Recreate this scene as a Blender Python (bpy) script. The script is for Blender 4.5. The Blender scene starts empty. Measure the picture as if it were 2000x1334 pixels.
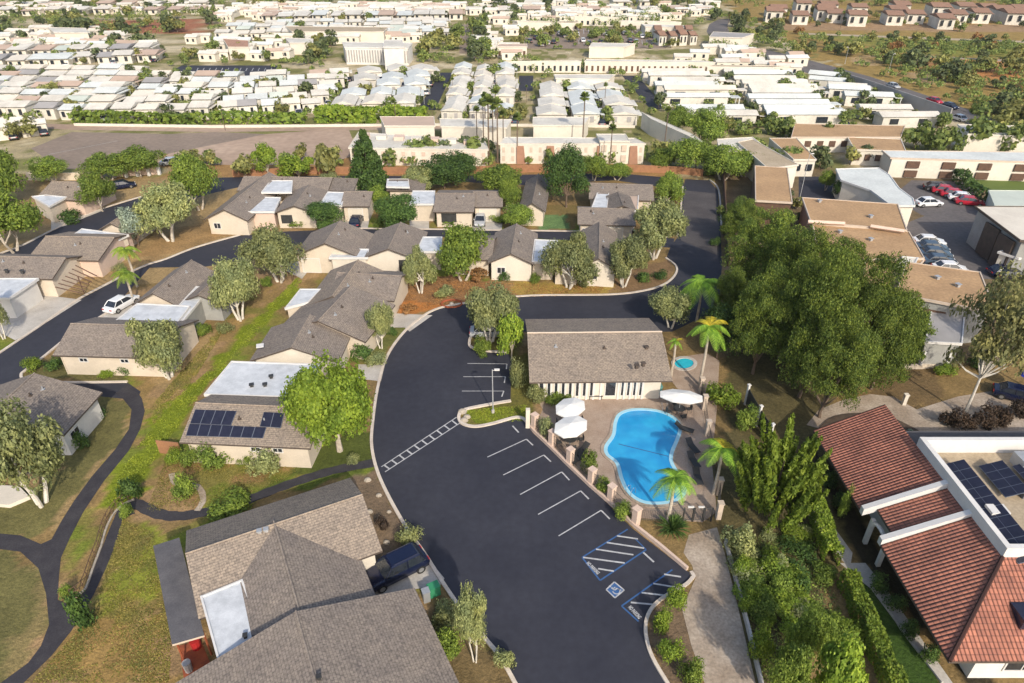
import bpy, math, random
import numpy as np
from mathutils import Vector
from mathutils.geometry import tessellate_polygon
R_=math.radians
C=bpy.context.scene.collection
S=bpy.context.scene
# ---------------- camera, sky, sun, exposure ----------------
CH=42.0; FP=1333.0; TH=math.atan(827/1333.0)
cd=bpy.data.cameras.new("camera"); cam=bpy.data.objects.new("camera",cd); C.objects.link(cam)
cam.location=(0,0,CH); cam.rotation_euler=(math.pi/2-TH,0,0)
cd.sensor_width=36; cd.lens=FP/2000*36; cd.clip_end=4000; cd.clip_start=.5
S.camera=cam
SUN_EL=R_(34); SUN_AZ=R_(160)          # compass bearing of the sun, clockwise from +Y
w=bpy.data.worlds.new("World"); S.world=w; w.use_nodes=True
nt=w.node_tree; bg=nt.nodes["Background"]
sky=nt.nodes.new("ShaderNodeTexSky"); sky.sky_type='NISHITA'; sky.sun_disc=False
sky.sun_elevation=SUN_EL; sky.sun_rotation=SUN_AZ; sky.dust_density=2.5; sky.air_density=1.0
nt.links.new(sky.outputs[0],bg.inputs[0]); bg.inputs[1].default_value=0.15
sd=bpy.data.lights.new("sun",'SUN'); sd.energy=2.9; sd.angle=R_(1.0); sd.color=(1,.91,.77)
so=bpy.data.objects.new("sun",sd); C.objects.link(so)
sdir=Vector((math.sin(SUN_AZ)*math.cos(SUN_EL),math.cos(SUN_AZ)*math.cos(SUN_EL),math.sin(SUN_EL)))
so.rotation_euler=sdir.to_track_quat('Z','Y').to_euler(); so.location=(0,-50,120)
S.view_settings.view_transform='Standard'; S.view_settings.look='None'
S.view_settings.exposure=0.48; S.view_settings.gamma=1
S.cycles.max_bounces=5; S.cycles.transparent_max_bounces=4

# ---------------- measuring: photo points laid on the real ground ----------------
ct,st=math.cos(TH),math.sin(TH)
def G(x,y,z=0.0):
    u=(x-1000)/FP; v=(y-667)/FP
    t=(CH-z)/(st+v*ct)
    return Vector((u*t,(ct-v*st)*t,z))
def scale_at(x,y,z=0):      # photo pixels per metre there
    p=G(x,y,z); return FP/(p.y*ct+(CH-z)*st)
def proj(p):
    h=CH-p[2]; d=p[1]*ct+h*st; return (1000+FP*p[0]/d,667+FP*(h*ct-p[1]*st)/d)
def htop(bx,by,ty):         # height of a thing whose foot and top are seen at these rows
    Y=G(bx,by).y; v=(ty-667)/FP
    return CH-Y*(st+v*ct)/(ct-v*st)
rnd=random.Random(7)
HAZE=.00010

# ---------------- materials ----------------
MAT={}
def lin(c): return tuple(((v/255)/12.92 if v/255<=.04045 else ((v/255+.055)/1.055)**2.4) for v in c)
def _base(name):
    m=bpy.data.materials.new(name); m.use_nodes=True
    n=m.node_tree; b=n.nodes["Principled BSDF"]; return m,n,b
def N(n,t,**k):
    o=n.nodes.new(t)
    for a,v in k.items():
        if a in o.inputs: o.inputs[a].default_value=v
        else: setattr(o,a,v)
    return o
def ramp(n,fac,stops):
    r=n.nodes.new("ShaderNodeValToRGB"); e=r.color_ramp.elements
    while len(e)<len(stops): e.new(.5)
    for i,(p,c) in enumerate(stops): e[i].position=p; e[i].color=(*c[:3],1)
    n.links.new(fac,r.inputs[0]); return r.outputs[0]
def mat(name,c1,c2=None,scale=1.5,rough=.85,bump=0,bscale=8,metal=0,detail=5,fine=.0,spec=.3,obj=True):
    """c1,c2 linear albedo; slow noise mixes them, fine adds small grain"""
    if name in MAT: return MAT[name]
    m,n,b=_base(name); L=n.links
    tc=n.nodes.new("ShaderNodeNewGeometry")
    b.inputs["Roughness"].default_value=rough; b.inputs["Metallic"].default_value=metal
    b.inputs["Specular IOR Level"].default_value=spec
    if c2 is None: c2=tuple(v*.85 for v in c1)
    no=N(n,"ShaderNodeTexNoise",Scale=scale,Detail=detail,Roughness=.65); L.new(tc.outputs["Position"],no.inputs["Vector"])
    col=ramp(n,no.outputs[0],[(.35,c1),(.65,c2)])
    if fine:
        f=N(n,"ShaderNodeTexNoise",Scale=scale*14,Detail=3); L.new(tc.outputs["Position"],f.inputs["Vector"])
        g=ramp(n,f.outputs[0],[(.3,(1-fine,)*3),(.7,(1+fine,)*3)])
        mx=N(n,"ShaderNodeMix",data_type='RGBA',blend_type='MULTIPLY'); mx.inputs[0].default_value=1
        L.new(col,mx.inputs[6]); L.new(g,mx.inputs[7]); col=mx.outputs[2]
    L.new(col,b.inputs["Base Color"])
    if bump:
        bn=N(n,"ShaderNodeTexNoise",Scale=bscale,Detail=4); L.new(tc.outputs["Position"],bn.inputs["Vector"])
        bp=N(n,"ShaderNodeBump",Strength=bump,Distance=.05); L.new(bn.outputs[0],bp.inputs["Height"]); L.new(bp.outputs[0],b.inputs["Normal"])
    MAT[name]=m; return m
def shingle(name,c1,c2,c3,w=.34,h=.2):
    m,n,b=_base(name); L=n.links
    uv=n.nodes.new("ShaderNodeUVMap"); b.inputs["Roughness"].default_value=.9
    b.inputs["Specular IOR Level"].default_value=.2
    br=N(n,"ShaderNodeTexBrick",Scale=1.0); br.inputs["Brick Width"].default_value=w; br.inputs["Row Height"].default_value=h
    br.inputs["Mortar Size"].default_value=.018; br.inputs["Color1"].default_value=(*c1,1); br.inputs["Color2"].default_value=(*c2,1); br.inputs["Mortar"].default_value=(*c3,1)
    L.new(uv.outputs[0],br.inputs["Vector"])
    g=n.nodes.new("ShaderNodeNewGeometry")
    no=N(n,"ShaderNodeTexNoise",Scale=.55,Detail=6,Roughness=.7); L.new(g.outputs["Position"],no.inputs["Vector"])
    v=ramp(n,no.outputs[0],[(.3,(.86,.86,.88)),(.7,(1.14,1.12,1.08))])
    n2=N(n,"ShaderNodeTexNoise",Scale=5.,Detail=3,Roughness=.6); L.new(g.outputs["Position"],n2.inputs["Vector"])
    v2=ramp(n,n2.outputs[0],[(.38,(.74,.74,.75)),(.55,(1.10,1.09,1.07))])
    mx=N(n,"ShaderNodeMix",data_type='RGBA',blend_type='MULTIPLY'); mx.inputs[0].default_value=1
    L.new(br.outputs[0],mx.inputs[6]); L.new(v,mx.inputs[7])
    my=N(n,"ShaderNodeMix",data_type='RGBA',blend_type='MULTIPLY'); my.inputs[0].default_value=1
    L.new(mx.outputs[2],my.inputs[6]); L.new(v2,my.inputs[7])
    L.new(my.outputs[2],b.inputs["Base Color"])
    bp=N(n,"ShaderNodeBump",Strength=.5,Distance=.04); L.new(br.outputs["Fac"],bp.inputs["Height"]); bp.invert=True; L.new(bp.outputs[0],b.inputs["Normal"])
    MAT[name]=m; return m
def tile(name,c1,c2):
    m,n,b=_base(name); L=n.links
    uv=n.nodes.new("ShaderNodeUVMap"); b.inputs["Roughness"].default_value=.75
    sp=n.nodes.new("ShaderNodeSeparateXYZ"); L.new(uv.outputs[0],sp.inputs[0])
    def saw(src,per):
        a=N(n,"ShaderNodeMath",operation='DIVIDE'); a.inputs[1].default_value=per; L.new(src,a.inputs[0])
        f=N(n,"ShaderNodeMath",operation='FRACT'); L.new(a.outputs[0],f.inputs[0]); return f.outputs[0]
    ux=saw(sp.outputs[0],.28); vy=saw(sp.outputs[1],.36)
    # barrel profile across, overlap step down
    s=N(n,"ShaderNodeMath",operation='MULTIPLY'); s.inputs[1].default_value=math.pi; L.new(ux,s.inputs[0])
    si=N(n,"ShaderNodeMath",operation='SINE'); L.new(s.outputs[0],si.inputs[0])
    h=N(n,"ShaderNodeMath",operation='MULTIPLY_ADD'); h.inputs[1].default_value=.7; L.new(vy,h.inputs[0]); L.new(si.outputs[0],h.inputs[2])
    g=n.nodes.new("ShaderNodeNewGeometry")
    fl=N(n,"ShaderNodeVectorMath",operation='SNAP'); fl.inputs[1].default_value=(.28,.36,1); L.new(uv.outputs[0],fl.inputs[0])
    wn=N(n,"ShaderNodeTexWhiteNoise",noise_dimensions='2D'); L.new(fl.outputs[0],wn.inputs["Vector"])
    col=ramp(n,wn.outputs[0],[(0,c1),(1,c2)])
    gr=ramp(n,ux,[(0,(.30,.26,.25)),(.40,(1,1,1))]); gv=ramp(n,vy,[(0,(.42,.38,.38)),(.22,(1,1,1))])
    last=col
    no=N(n,"ShaderNodeTexNoise",Scale=.5,Detail=5); L.new(g.outputs["Position"],no.inputs["Vector"])
    st_=ramp(n,no.outputs[0],[(.35,(.75,.74,.74)),(.65,(1.15,1.12,1.1))])
    for x in (gr,gv,st_):
        mx=N(n,"ShaderNodeMix",data_type='RGBA',blend_type='MULTIPLY'); mx.inputs[0].default_value=1
        L.new(last,mx.inputs[6]); L.new(x,mx.inputs[7]); last=mx.outputs[2]
    L.new(last,b.inputs["Base Color"])
    bp=N(n,"ShaderNodeBump",Strength=.9,Distance=.09); L.new(h.outputs[0],bp.inputs["Height"]); L.new(bp.outputs[0],b.inputs["Normal"])
    MAT[name]=m; return m
def leaf(name,c1,c2,trans=.25):
    m,n,b=_base(name); L=n.links
    g=n.nodes.new("ShaderNodeNewGeometry"); oi=n.nodes.new("ShaderNodeObjectInfo")
    col=ramp(n,g.outputs["Random Per Island"],[(0,tuple(v*.72 for v in c1)),(.4,tuple(a*.8+b_*.2 for a,b_ in zip(c1,c2))),(.9,tuple(a*.15+b_*.85 for a,b_ in zip(c1,c2))),(1,c2)])
    no=N(n,"ShaderNodeTexNoise",Scale=.6,Detail=3); L.new(g.outputs["Position"],no.inputs["Vector"])
    v=ramp(n,no.outputs[0],[(.3,(.72,.78,.8)),(.7,(1.25,1.18,.95))])
    hv=N(n,"ShaderNodeHueSaturation"); ad=N(n,"ShaderNodeMath",operation='MULTIPLY_ADD'); ad.inputs[1].default_value=.4; ad.inputs[2].default_value=.8
    L.new(oi.outputs["Random"],ad.inputs[0]); L.new(ad.outputs[0],hv.inputs["Value"])
    mx=N(n,"ShaderNodeMix",data_type='RGBA',blend_type='MULTIPLY'); mx.inputs[0].default_value=1
    L.new(col,mx.inputs[6]); L.new(v,mx.inputs[7]); L.new(mx.outputs[2],hv.inputs["Color"])
    b.inputs["Roughness"].default_value=.6; b.inputs["Specular IOR Level"].default_value=.25
    L.new(hv.outputs[0],b.inputs["Base Color"])
    tr=n.nodes.new("ShaderNodeBsdfTranslucent"); L.new(hv.outputs[0],tr.inputs[0])
    ms=n.nodes.new("ShaderNodeMixShader"); ms.inputs[0].default_value=trans
    L.new(b.outputs[0],ms.inputs[1]); L.new(tr.outputs[0],ms.inputs[2]); L.new(ms.outputs[0],n.nodes["Material Output"].inputs[0])
    MAT[name]=m; return m
mat('asphalt_new',(.026,.0275,.039),(.038,.0395,.052),scale=.12,rough=.8,fine=.10,bump=.1,bscale=40)
mat('asphalt_old',(.10,.092,.092),(.14,.125,.12),scale=.12,rough=.9,fine=.15)
mat('asphalt_pink',(.31,.22,.16),(.42,.31,.23),scale=.05,rough=.9,fine=.12)
mat('asphalt_worn',(.062,.056,.058),(.088,.080,.080),scale=.3,rough=.9,fine=.15)
mat('asphalt_grey',(.20,.155,.12),(.26,.20,.155),scale=.08,rough=.9,fine=.12)
mat('path_tar',(.032,.030,.037),(.05,.047,.052),scale=.7,rough=.9,fine=.2)
mat('concrete',(.38,.35,.31),(.48,.45,.41),scale=.5,fine=.12)
mat('concrete_warm',(.27,.21,.155),(.42,.35,.28),scale=.35,fine=.22)
mat('kerb',(.50,.43,.36),(.62,.55,.47),scale=.8,fine=.1)
mat('deck',(.30,.22,.165),(.38,.295,.23),scale=.6,fine=.14)
mat('paint_white',(.50,.50,.50),(.34,.34,.35),scale=3,rough=.7)
mat('paint_blue',(.03,.09,.24),(.05,.12,.26),scale=3,rough=.7)
mat('cream',(.60,.52,.42),(.52,.45,.36),scale=.5,fine=.05)
mat('cream_pale',(.64,.58,.49),(.57,.52,.44),scale=.5,fine=.05)
mat('pinkish',(.62,.47,.38),(.55,.42,.34),scale=.6,fine=.07)
mat('white_wall',(.66,.64,.60),(.58,.56,.53),scale=.6,fine=.04)
mat('grey_wall',(.33,.33,.31),(.27,.27,.26),scale=.6,fine=.06)
mat('white_roof',(.60,.62,.64),(.44,.46,.48),scale=.9,rough=.6,fine=.06)
mat('white_far',(.66,.625,.55),(.50,.47,.41),scale=.16,rough=.7,fine=.08)
mat('white_far_cool',(.62,.64,.61),(.50,.52,.50),scale=.16,rough=.7,fine=.08)
mat('cream_far',(.66,.61,.52),(.57,.52,.44),scale=.2,rough=.8,fine=.05)
mat('pink_far',(.50,.37,.29),(.42,.32,.25),scale=.2)
mat('green_far',(.53,.57,.50),(.45,.49,.43),scale=.2)
mat('grey_far',(.36,.34,.33),(.28,.27,.26),scale=.2)
mat('roof_grey_flat',(.085,.083,.09),(.12,.115,.12),scale=1.0,fine=.15)
mat('gravel_roof',(.43,.275,.145),(.34,.215,.115),scale=.22,fine=.16)
mat('gravel_tan',(.34,.27,.18),(.42,.34,.24),scale=.4,fine=.15)
mat('fascia',(.10,.075,.06),(.07,.055,.045))
mat('fascia_pale',(.55,.45,.36),(.48,.4,.32))
mat('trim_white',(.64,.62,.59),(.58,.57,.55),scale=2)
mat('glass',(.015,.02,.028),(.03,.035,.045),scale=3,rough=.12,spec=.8)
mat('solar',(.016,.018,.034),(.024,.026,.046),scale=2,rough=.22,spec=.4)
mat('solar_line',(.11,.12,.16),(.12,.14,.17),rough=.4)
mat('metal_dark',(.03,.03,.03),(.05,.05,.05),rough=.5)
mat('metal_grey',(.42,.43,.44),(.36,.37,.38),rough=.45,metal=.3)
mat('wood_red',(.32,.085,.035),(.22,.06,.03),scale=2)
mat('wood_orange',(.34,.17,.085),(.26,.13,.07),scale=1.2,fine=.2)
mat('wood_brown',(.13,.075,.05),(.09,.055,.04),scale=2)
mat('orange_wall',(.36,.20,.13),(.30,.165,.11),scale=1)
mat('bark_pale',(.50,.44,.36),(.34,.29,.23),scale=3)
mat('bark_white',(.66,.62,.54),(.5,.46,.4),scale=3)
mat('bark_brown',(.17,.12,.085),(.11,.08,.06),scale=4)
mat('umbrella',(.74,.73,.69),(.64,.63,.6),scale=2)
mat('tyre',(.018,.018,.018),(.025,.025,.025)); mat('chrome',(.5,.5,.5),(.45,.45,.45),rough=.3,metal=.8)
mat('tail_red',(.4,.02,.02)); mat('lamp_clear',(.7,.7,.68),rough=.2)
for k,c in dict(navy=(.007,.011,.035),white=(.72,.73,.74),black=(.015,.016,.02),red=(.42,.02,.04),blue=(.055,.085,.125),silver=(.4,.41,.42),teal=(.05,.16,.2)).items():
    mat('car_'+k,c,tuple(v*.92 for v in c),rough=.22,spec=.6)
mat('green_plastic',(.04,.25,.12)); mat('teal_plastic',(.12,.3,.28)); mat('canvas_blue',(.01,.03,.35))
mat('lawn_far',(.11,.15,.03),(.10,.14,.03),scale=1)
mat('mulch',(.10,.07,.05),(.06,.045,.035),scale=2,fine=.3)
mat('rock',(.42,.37,.3),(.3,.26,.21),scale=3,fine=.2)
shingle('shingle',(.265,.225,.192),(.218,.186,.16),(.15,.13,.115))
shingle('shingle_dark',(.22,.19,.168),(.155,.135,.12),(.10,.088,.08))
shingle('shingle_warm',(.30,.248,.20),(.245,.205,.168),(.165,.14,.118))
tile('red_tile',(.42,.165,.105),(.28,.11,.076))
shingle('red_far',(.44,.26,.18),(.36,.21,.15),(.28,.17,.12),w=1,h=.6)
leaf('leaf_olive',(0.213,0.244,0.104),(0.403,0.427,0.201),.35)
leaf('leaf_green',(0.122,0.189,0.034),(0.293,0.378,0.073),.35)
leaf('leaf_bright',(0.19,0.30,0.04),(0.38,0.48,0.07),.35)
leaf('leaf_dark',(0.049,0.100,0.027),(0.122,0.201,0.049),.3)
leaf('leaf_pine',(0.08,0.135,0.03),(0.25,0.31,0.058),.38)
leaf('leaf_blue',(0.220,0.281,0.244),(0.390,0.464,0.403))
leaf('leaf_hedge',(.15,.235,.03),(.30,.38,.055),.35)
leaf('leaf_yellow',(0.380,0.340,0.030),(0.600,0.480,0.050))
leaf('leaf_palm',(0.159,0.329,0.037),(0.366,0.561,0.073),.4)
leaf('leaf_sparse',(0.159,0.165,0.073),(0.305,0.293,0.134),.35)
leaf('leaf_far',(0.195,0.207,0.073),(0.378,0.366,0.134),.35); leaf('leaf_fardark',(0.073,0.104,0.049),(0.171,0.201,0.091),.3); leaf('leaf_farg',(0.134,0.189,0.061),(0.293,0.342,0.098),.35)
leaf('leaf_orange',(0.240,0.120,0.050),(0.400,0.220,0.090)); leaf('leaf_brown',(0.060,0.042,0.034),(0.120,0.080,0.060))
leaf('grass_blade',(0.170,0.170,0.040),(0.360,0.300,0.100)); leaf('grass_lush',(0.160,0.220,0.020),(0.340,0.380,0.050))
# water
m,n,b=_base('pool_water'); g=n.nodes.new("ShaderNodeNewGeometry")
vo=N(n,"ShaderNodeTexVoronoi",Scale=1.3,feature='SMOOTH_F1'); no=N(n,"ShaderNodeTexNoise",Scale=.35,Detail=3)
n.links.new(g.outputs["Position"],no.inputs["Vector"]); n.links.new(g.outputs["Position"],vo.inputs["Vector"])
c=ramp(n,no.outputs[0],[(.3,(.02,.25,.56)),(.7,(.035,.36,.63))]); c2=ramp(n,vo.outputs[0],[(.1,(1.1,1.1,1.06)),(.7,(.95,.95,.97))])  # voronoi cells paint caustic light into the water colour
mx=N(n,"ShaderNodeMix",data_type='RGBA',blend_type='MULTIPLY'); mx.inputs[0].default_value=1
n.links.new(c,mx.inputs[6]); n.links.new(c2,mx.inputs[7]); n.links.new(mx.outputs[2],b.inputs["Base Color"]); b.inputs["Roughness"].default_value=.08
wv=N(n,"ShaderNodeTexNoise",Scale=2.2,Detail=2); n.links.new(g.outputs["Position"],wv.inputs["Vector"])
bp=N(n,"ShaderNodeBump",Strength=.12,Distance=.1); n.links.new(wv.outputs[0],bp.inputs["Height"]); n.links.new(bp.outputs[0],b.inputs["Normal"]); MAT['pool_water']=m
mat('spa_water',(.02,.38,.50),(.03,.46,.56),rough=.08)
mat('pool_tile',(.35,.62,.72),(.3,.55,.66),rough=.4)

# ---------------- mesh building ----------------
class MB:
    def __init__(s): s.v=[]; s.f=[]; s.m=[]; s.uv=[]; s.has=False
    def face(s,pts,mi=0,uv=None):
        i=len(s.v); s.v+= [tuple(p) for p in pts]; s.f.append(tuple(range(i,i+len(pts)))); s.m.append(mi)
        s.uv+= list(uv) if uv else [(0,0)]*len(pts)
        if uv: s.has=True
    def hexa(s,b,t,mi=0):           # b,t: four points each
        n=len(b)
        s.face(t,mi); s.face(list(reversed(b)),mi)
        for i in range(n):
            j=(i+1)%n; s.face([b[i],b[j],t[j],t[i]],mi)
    def prism(s,poly,z0,z1,mi=0,mside=None):  # poly of xy
        tri=tessellate_polygon([[Vector((p[0],p[1],0)) for p in poly]])
        a=sum(poly[i][0]*poly[(i+1)%len(poly)][1]-poly[(i+1)%len(poly)][0]*poly[i][1] for i in range(len(poly)))
        P=list(poly) if a>0 else list(reversed(poly))
        tri=tessellate_polygon([[Vector((p[0],p[1],0)) for p in P]])
        i0=len(s.v); s.v+=[(p[0],p[1],z1) for p in P]
        for t in tri:
            q=[P[k] for k in t]; ar=(q[1][0]-q[0][0])*(q[2][1]-q[0][1])-(q[2][0]-q[0][0])*(q[1][1]-q[0][1])
            t=t if ar>0 else (t[0],t[2],t[1])
            s.f.append(tuple(i0+k for k in t)); s.m.append(mi); s.uv+=[(P[k][0],P[k][1]) for k in t]
        s.has=True
        if z0 is None: return
        ms=mi if mside is None else mside
        for k in range(len(P)):
            p,q=P[k],P[(k+1)%len(P)]
            s.face([(p[0],p[1],z0),(q[0],q[1],z0),(q[0],q[1],z1),(p[0],p[1],z1)],ms)
    def box(s,c,dx,dy,dz,rz=0,mi=0,rx=0):
        ca,sa=math.cos(rz),math.sin(rz); o=[]
        for z in (-dz/2,dz/2):
            for x,y in ((-1,-1),(1,-1),(1,1),(-1,1)):
                X,Y,Z=x*dx/2,y*dy/2,z
                if rx: Y,Z=Y*math.cos(rx)-Z*math.sin(rx),Y*math.sin(rx)+Z*math.cos(rx)
                o.append((c[0]+X*ca-Y*sa,c[1]+X*sa+Y*ca,c[2]+Z))
        s.hexa(o[:4],o[4:],mi)
    def tube(s,pts,rad,seg=6,mi=0,cap=True):
        pts=[Vector(p) for p in pts]; rad=rad if isinstance(rad,(list,tuple)) else [rad]*len(pts)
        rings=[]
        for i,p in enumerate(pts):
            d=(pts[min(i+1,len(pts)-1)]-pts[max(i-1,0)]).normalized()
            a=d.cross(Vector((0,0,1)) if abs(d.z)<.9 else Vector((1,0,0))).normalized(); b=d.cross(a)
            rings.append([p+(a*math.cos(2*math.pi*k/seg)+b*math.sin(2*math.pi*k/seg))*rad[i] for k in range(seg)])
        i0=len(s.v)
        for r in rings: s.v+=[tuple(q) for q in r]
        for i in range(len(pts)-1):
            for k in range(seg):
                k2=(k+1)%seg; s.f.append((i0+i*seg+k,i0+i*seg+k2,i0+(i+1)*seg+k2,i0+(i+1)*seg+k)); s.m.append(mi); s.uv+=[(.1,.1)]*4
        if cap:
            s.face([rings[-1][k] for k in range(seg)],mi); s.face([rings[0][k] for k in reversed(range(seg))],mi)
    def dome(s,c,rx,ry,rz,seg=16,rings=5,mi=0):
        i0=len(s.v)
        for r in range(rings+1):
            a=r/rings*math.pi/2
            for k in range(seg):
                t=2*math.pi*k/seg; s.v.append((c[0]+rx*math.cos(a)*math.cos(t),c[1]+ry*math.cos(a)*math.sin(t),c[2]+rz*math.sin(a)))
        for r in range(rings):
            for k in range(seg):
                k2=(k+1)%seg; s.f.append((i0+r*seg+k,i0+r*seg+k2,i0+(r+1)*seg+k2,i0+(r+1)*seg+k)); s.m.append(mi); s.uv+=[(0,0)]*4
    def quads(s,arr,mi=0):          # arr (n,4,3) numpy
        i0=len(s.v); n=len(arr); s.v+=[tuple(p) for p in arr.reshape(-1,3).tolist()]
        s.f+=[(i0+4*i,i0+4*i+1,i0+4*i+2,i0+4*i+3) for i in range(n)]; s.m+=[mi]*n; s.uv+=[(0,0)]*(4*n)
    def mesh(s,name,mats,off=(0,0,0)):
        me=bpy.data.meshes.new(name); ox,oy,oz=off
        me.from_pydata([(x-ox,y-oy,z-oz) for x,y,z in s.v],[],s.f)
        for m_ in mats: me.materials.append(MAT[m_])
        if len(mats)>1: me.polygons.foreach_set("material_index",s.m)
        if s.has:
            u=me.uv_layers.new(name="UVMap"); u.data.foreach_set("uv",[c for p in s.uv for c in p])
        me.update(); return me
def lst(m_): return [m_] if isinstance(m_,str) else list(m_)
def wloc(o):
    p=Vector((0,0,0))
    while o: p=p+o.location; o=o.parent
    return p
def obj(name,mb,mats,parent=None):
    off=wloc(parent) if parent else (0,0,0)
    me=mb.mesh(name,lst(mats),off) if isinstance(mb,MB) else mb
    o=bpy.data.objects.new(name,me); C.objects.link(o); o.parent=parent; return o
def part(name,mb,mats,parent): return obj(name,mb,mats,parent)
def tag(o,label,cat,group=None):
    o['label']=label; o['category']=cat
    if group: o['group']=group
    return o
def thing(name,loc,label,cat,group=None):
    o=bpy.data.objects.new(name,None); C.objects.link(o); o.location=loc; o.empty_display_size=.3; return tag(o,label,cat,group)
def solo(name,mb,mats,label,cat,group=None):      # a thing that is one mesh, origin at its base
    xs=[v[0] for v in mb.v]; ys=[v[1] for v in mb.v]; zs=[v[2] for v in mb.v]
    off=((min(xs)+max(xs))/2,(min(ys)+max(ys))/2,min(zs))
    o=bpy.data.objects.new(name,mb.mesh(name,lst(mats),off)); C.objects.link(o); o.location=off; return tag(o,label,cat,group)
def struct(name,mb,mats,kind='structure'):
    o=obj(name,mb,mats); o['kind']=kind; return o
def copy_tree(o,parent=None):
    c=o.copy(); C.objects.link(c); c.parent=parent
    for ch in o.children: copy_tree(ch,c)
    return c
def W(pts,z=0): return [tuple(G(x,y,z)[:2]) for x,y in pts]
ORD=['first','second','third','fourth','fifth','sixth','seventh','eighth','ninth','tenth','eleventh','twelfth','thirteenth','fourteenth','fifteenth','sixteenth','seventeenth','eighteenth','nineteenth','twentieth']
TENS={20:'twenty',30:'thirty',40:'forty',50:'fifty',60:'sixty',70:'seventy',80:'eighty',90:'ninety'}
TENTH={30:'thirtieth',40:'fortieth',50:'fiftieth',60:'sixtieth',70:'seventieth',80:'eightieth',90:'ninetieth'}
def ordn(i):
    if i<20: return ORD[i]
    k=i+1; t=k//10*10
    return TENTH[t] if k%10==0 and t in TENTH else TENS.get(t,'far')+'-'+ORD[(k%10)-1]
def smooth(pts,n=6,closed=False):
    out=[]; m_=len(pts)
    rng=range(m_ if closed else m_-1)
    for i in rng:
        g=lambda k:(pts[k%m_] if closed else pts[max(0,min(m_-1,k))])
        p0,p1,p2,p3=g(i-1),g(i),g(i+1),g(i+2)
        for j in range(n):
            t=j/n
            out.append(tuple(.5*((2*p1[a])+(-p0[a]+p2[a])*t+(2*p0[a]-5*p1[a]+4*p2[a]-p3[a])*t*t+(-p0[a]+3*p1[a]-3*p2[a]+p3[a])*t**3) for a in range(2)))
    if not closed: out.append(tuple(pts[-1]))
    return out
def strip(mb,pts,w0,z0,z1,mi=0,w1=0):   # raised band along a world polyline, w0 to its left, w1 to its right
    n=len(pts); L=[];Rr=[]
    for i in range(n):
        a=Vector(pts[max(i-1,0)]); b=Vector(pts[min(i+1,n-1)]); d=(b-a).normalized(); nn=Vector((-d.y,d.x)); p=Vector(pts[i])
        L.append(p+nn*w0); Rr.append(p-nn*w1)
    for i in range(n-1):
        A,B_,C_,D=Rr[i],Rr[i+1],L[i+1],L[i]
        mb.face([(*A,z1),(*B_,z1),(*C_,z1),(*D,z1)],mi)
        mb.face([(*A,z0),(*B_,z0),(*B_,z1),(*A,z1)],mi); mb.face([(*C_,z0),(*D,z0),(*D,z1),(*C_,z1)],mi)
    for k in (0,n-1): mb.face([(*Rr[k],z0),(*L[k],z0),(*L[k],z1),(*Rr[k],z1)],mi)
# ---------------- ground ----------------
def vnoise(x,y,s,seed=0):
    x=x/s; y=y/s; xi=np.floor(x).astype(int); yi=np.floor(y).astype(int); fx=x-xi; fy=y-yi
    def h(a,b):
        k=(a*374761393+b*668265263+seed*974711)&0x7fffffff; k=(k^(k>>13))*1274126177&0x7fffffff; return ((k^(k>>16))&0xffff)/65535.
    fx=fx*fx*(3-2*fx); fy=fy*fy*(3-2*fy)
    return (h(xi,yi)*(1-fx)+h(xi+1,yi)*fx)*(1-fy)+(h(xi,yi+1)*(1-fx)+h(xi+1,yi+1)*fx)*fy
def inpoly(x,y,poly):
    r=np.zeros(x.shape,bool); n=len(poly); j=n-1
    for i in range(n):
        xi,yi=poly[i]; xj,yj=poly[j]
        if yi!=yj: r^=((yi>y)!=(yj>y))&(x<(xj-xi)*(y-yi)/(yj-yi)+xi)
        j=i
    return r
DRY=(.215,.150,.075); OLV=(.135,.125,.042); LAWN=(.16,.24,.012); LAWND=(.135,.125,.055); RED=(.23,.13,.075); SOIL=(.125,.095,.072)
SAND=(.36,.26,.17); GRAV=(.17,.125,.095); TAN=(.30,.215,.12); GREY=(.2,.19,.18); FARB=(.33,.28,.19); ORG=(.42,.20,.09); BRN=(.25,.16,.09)
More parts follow.
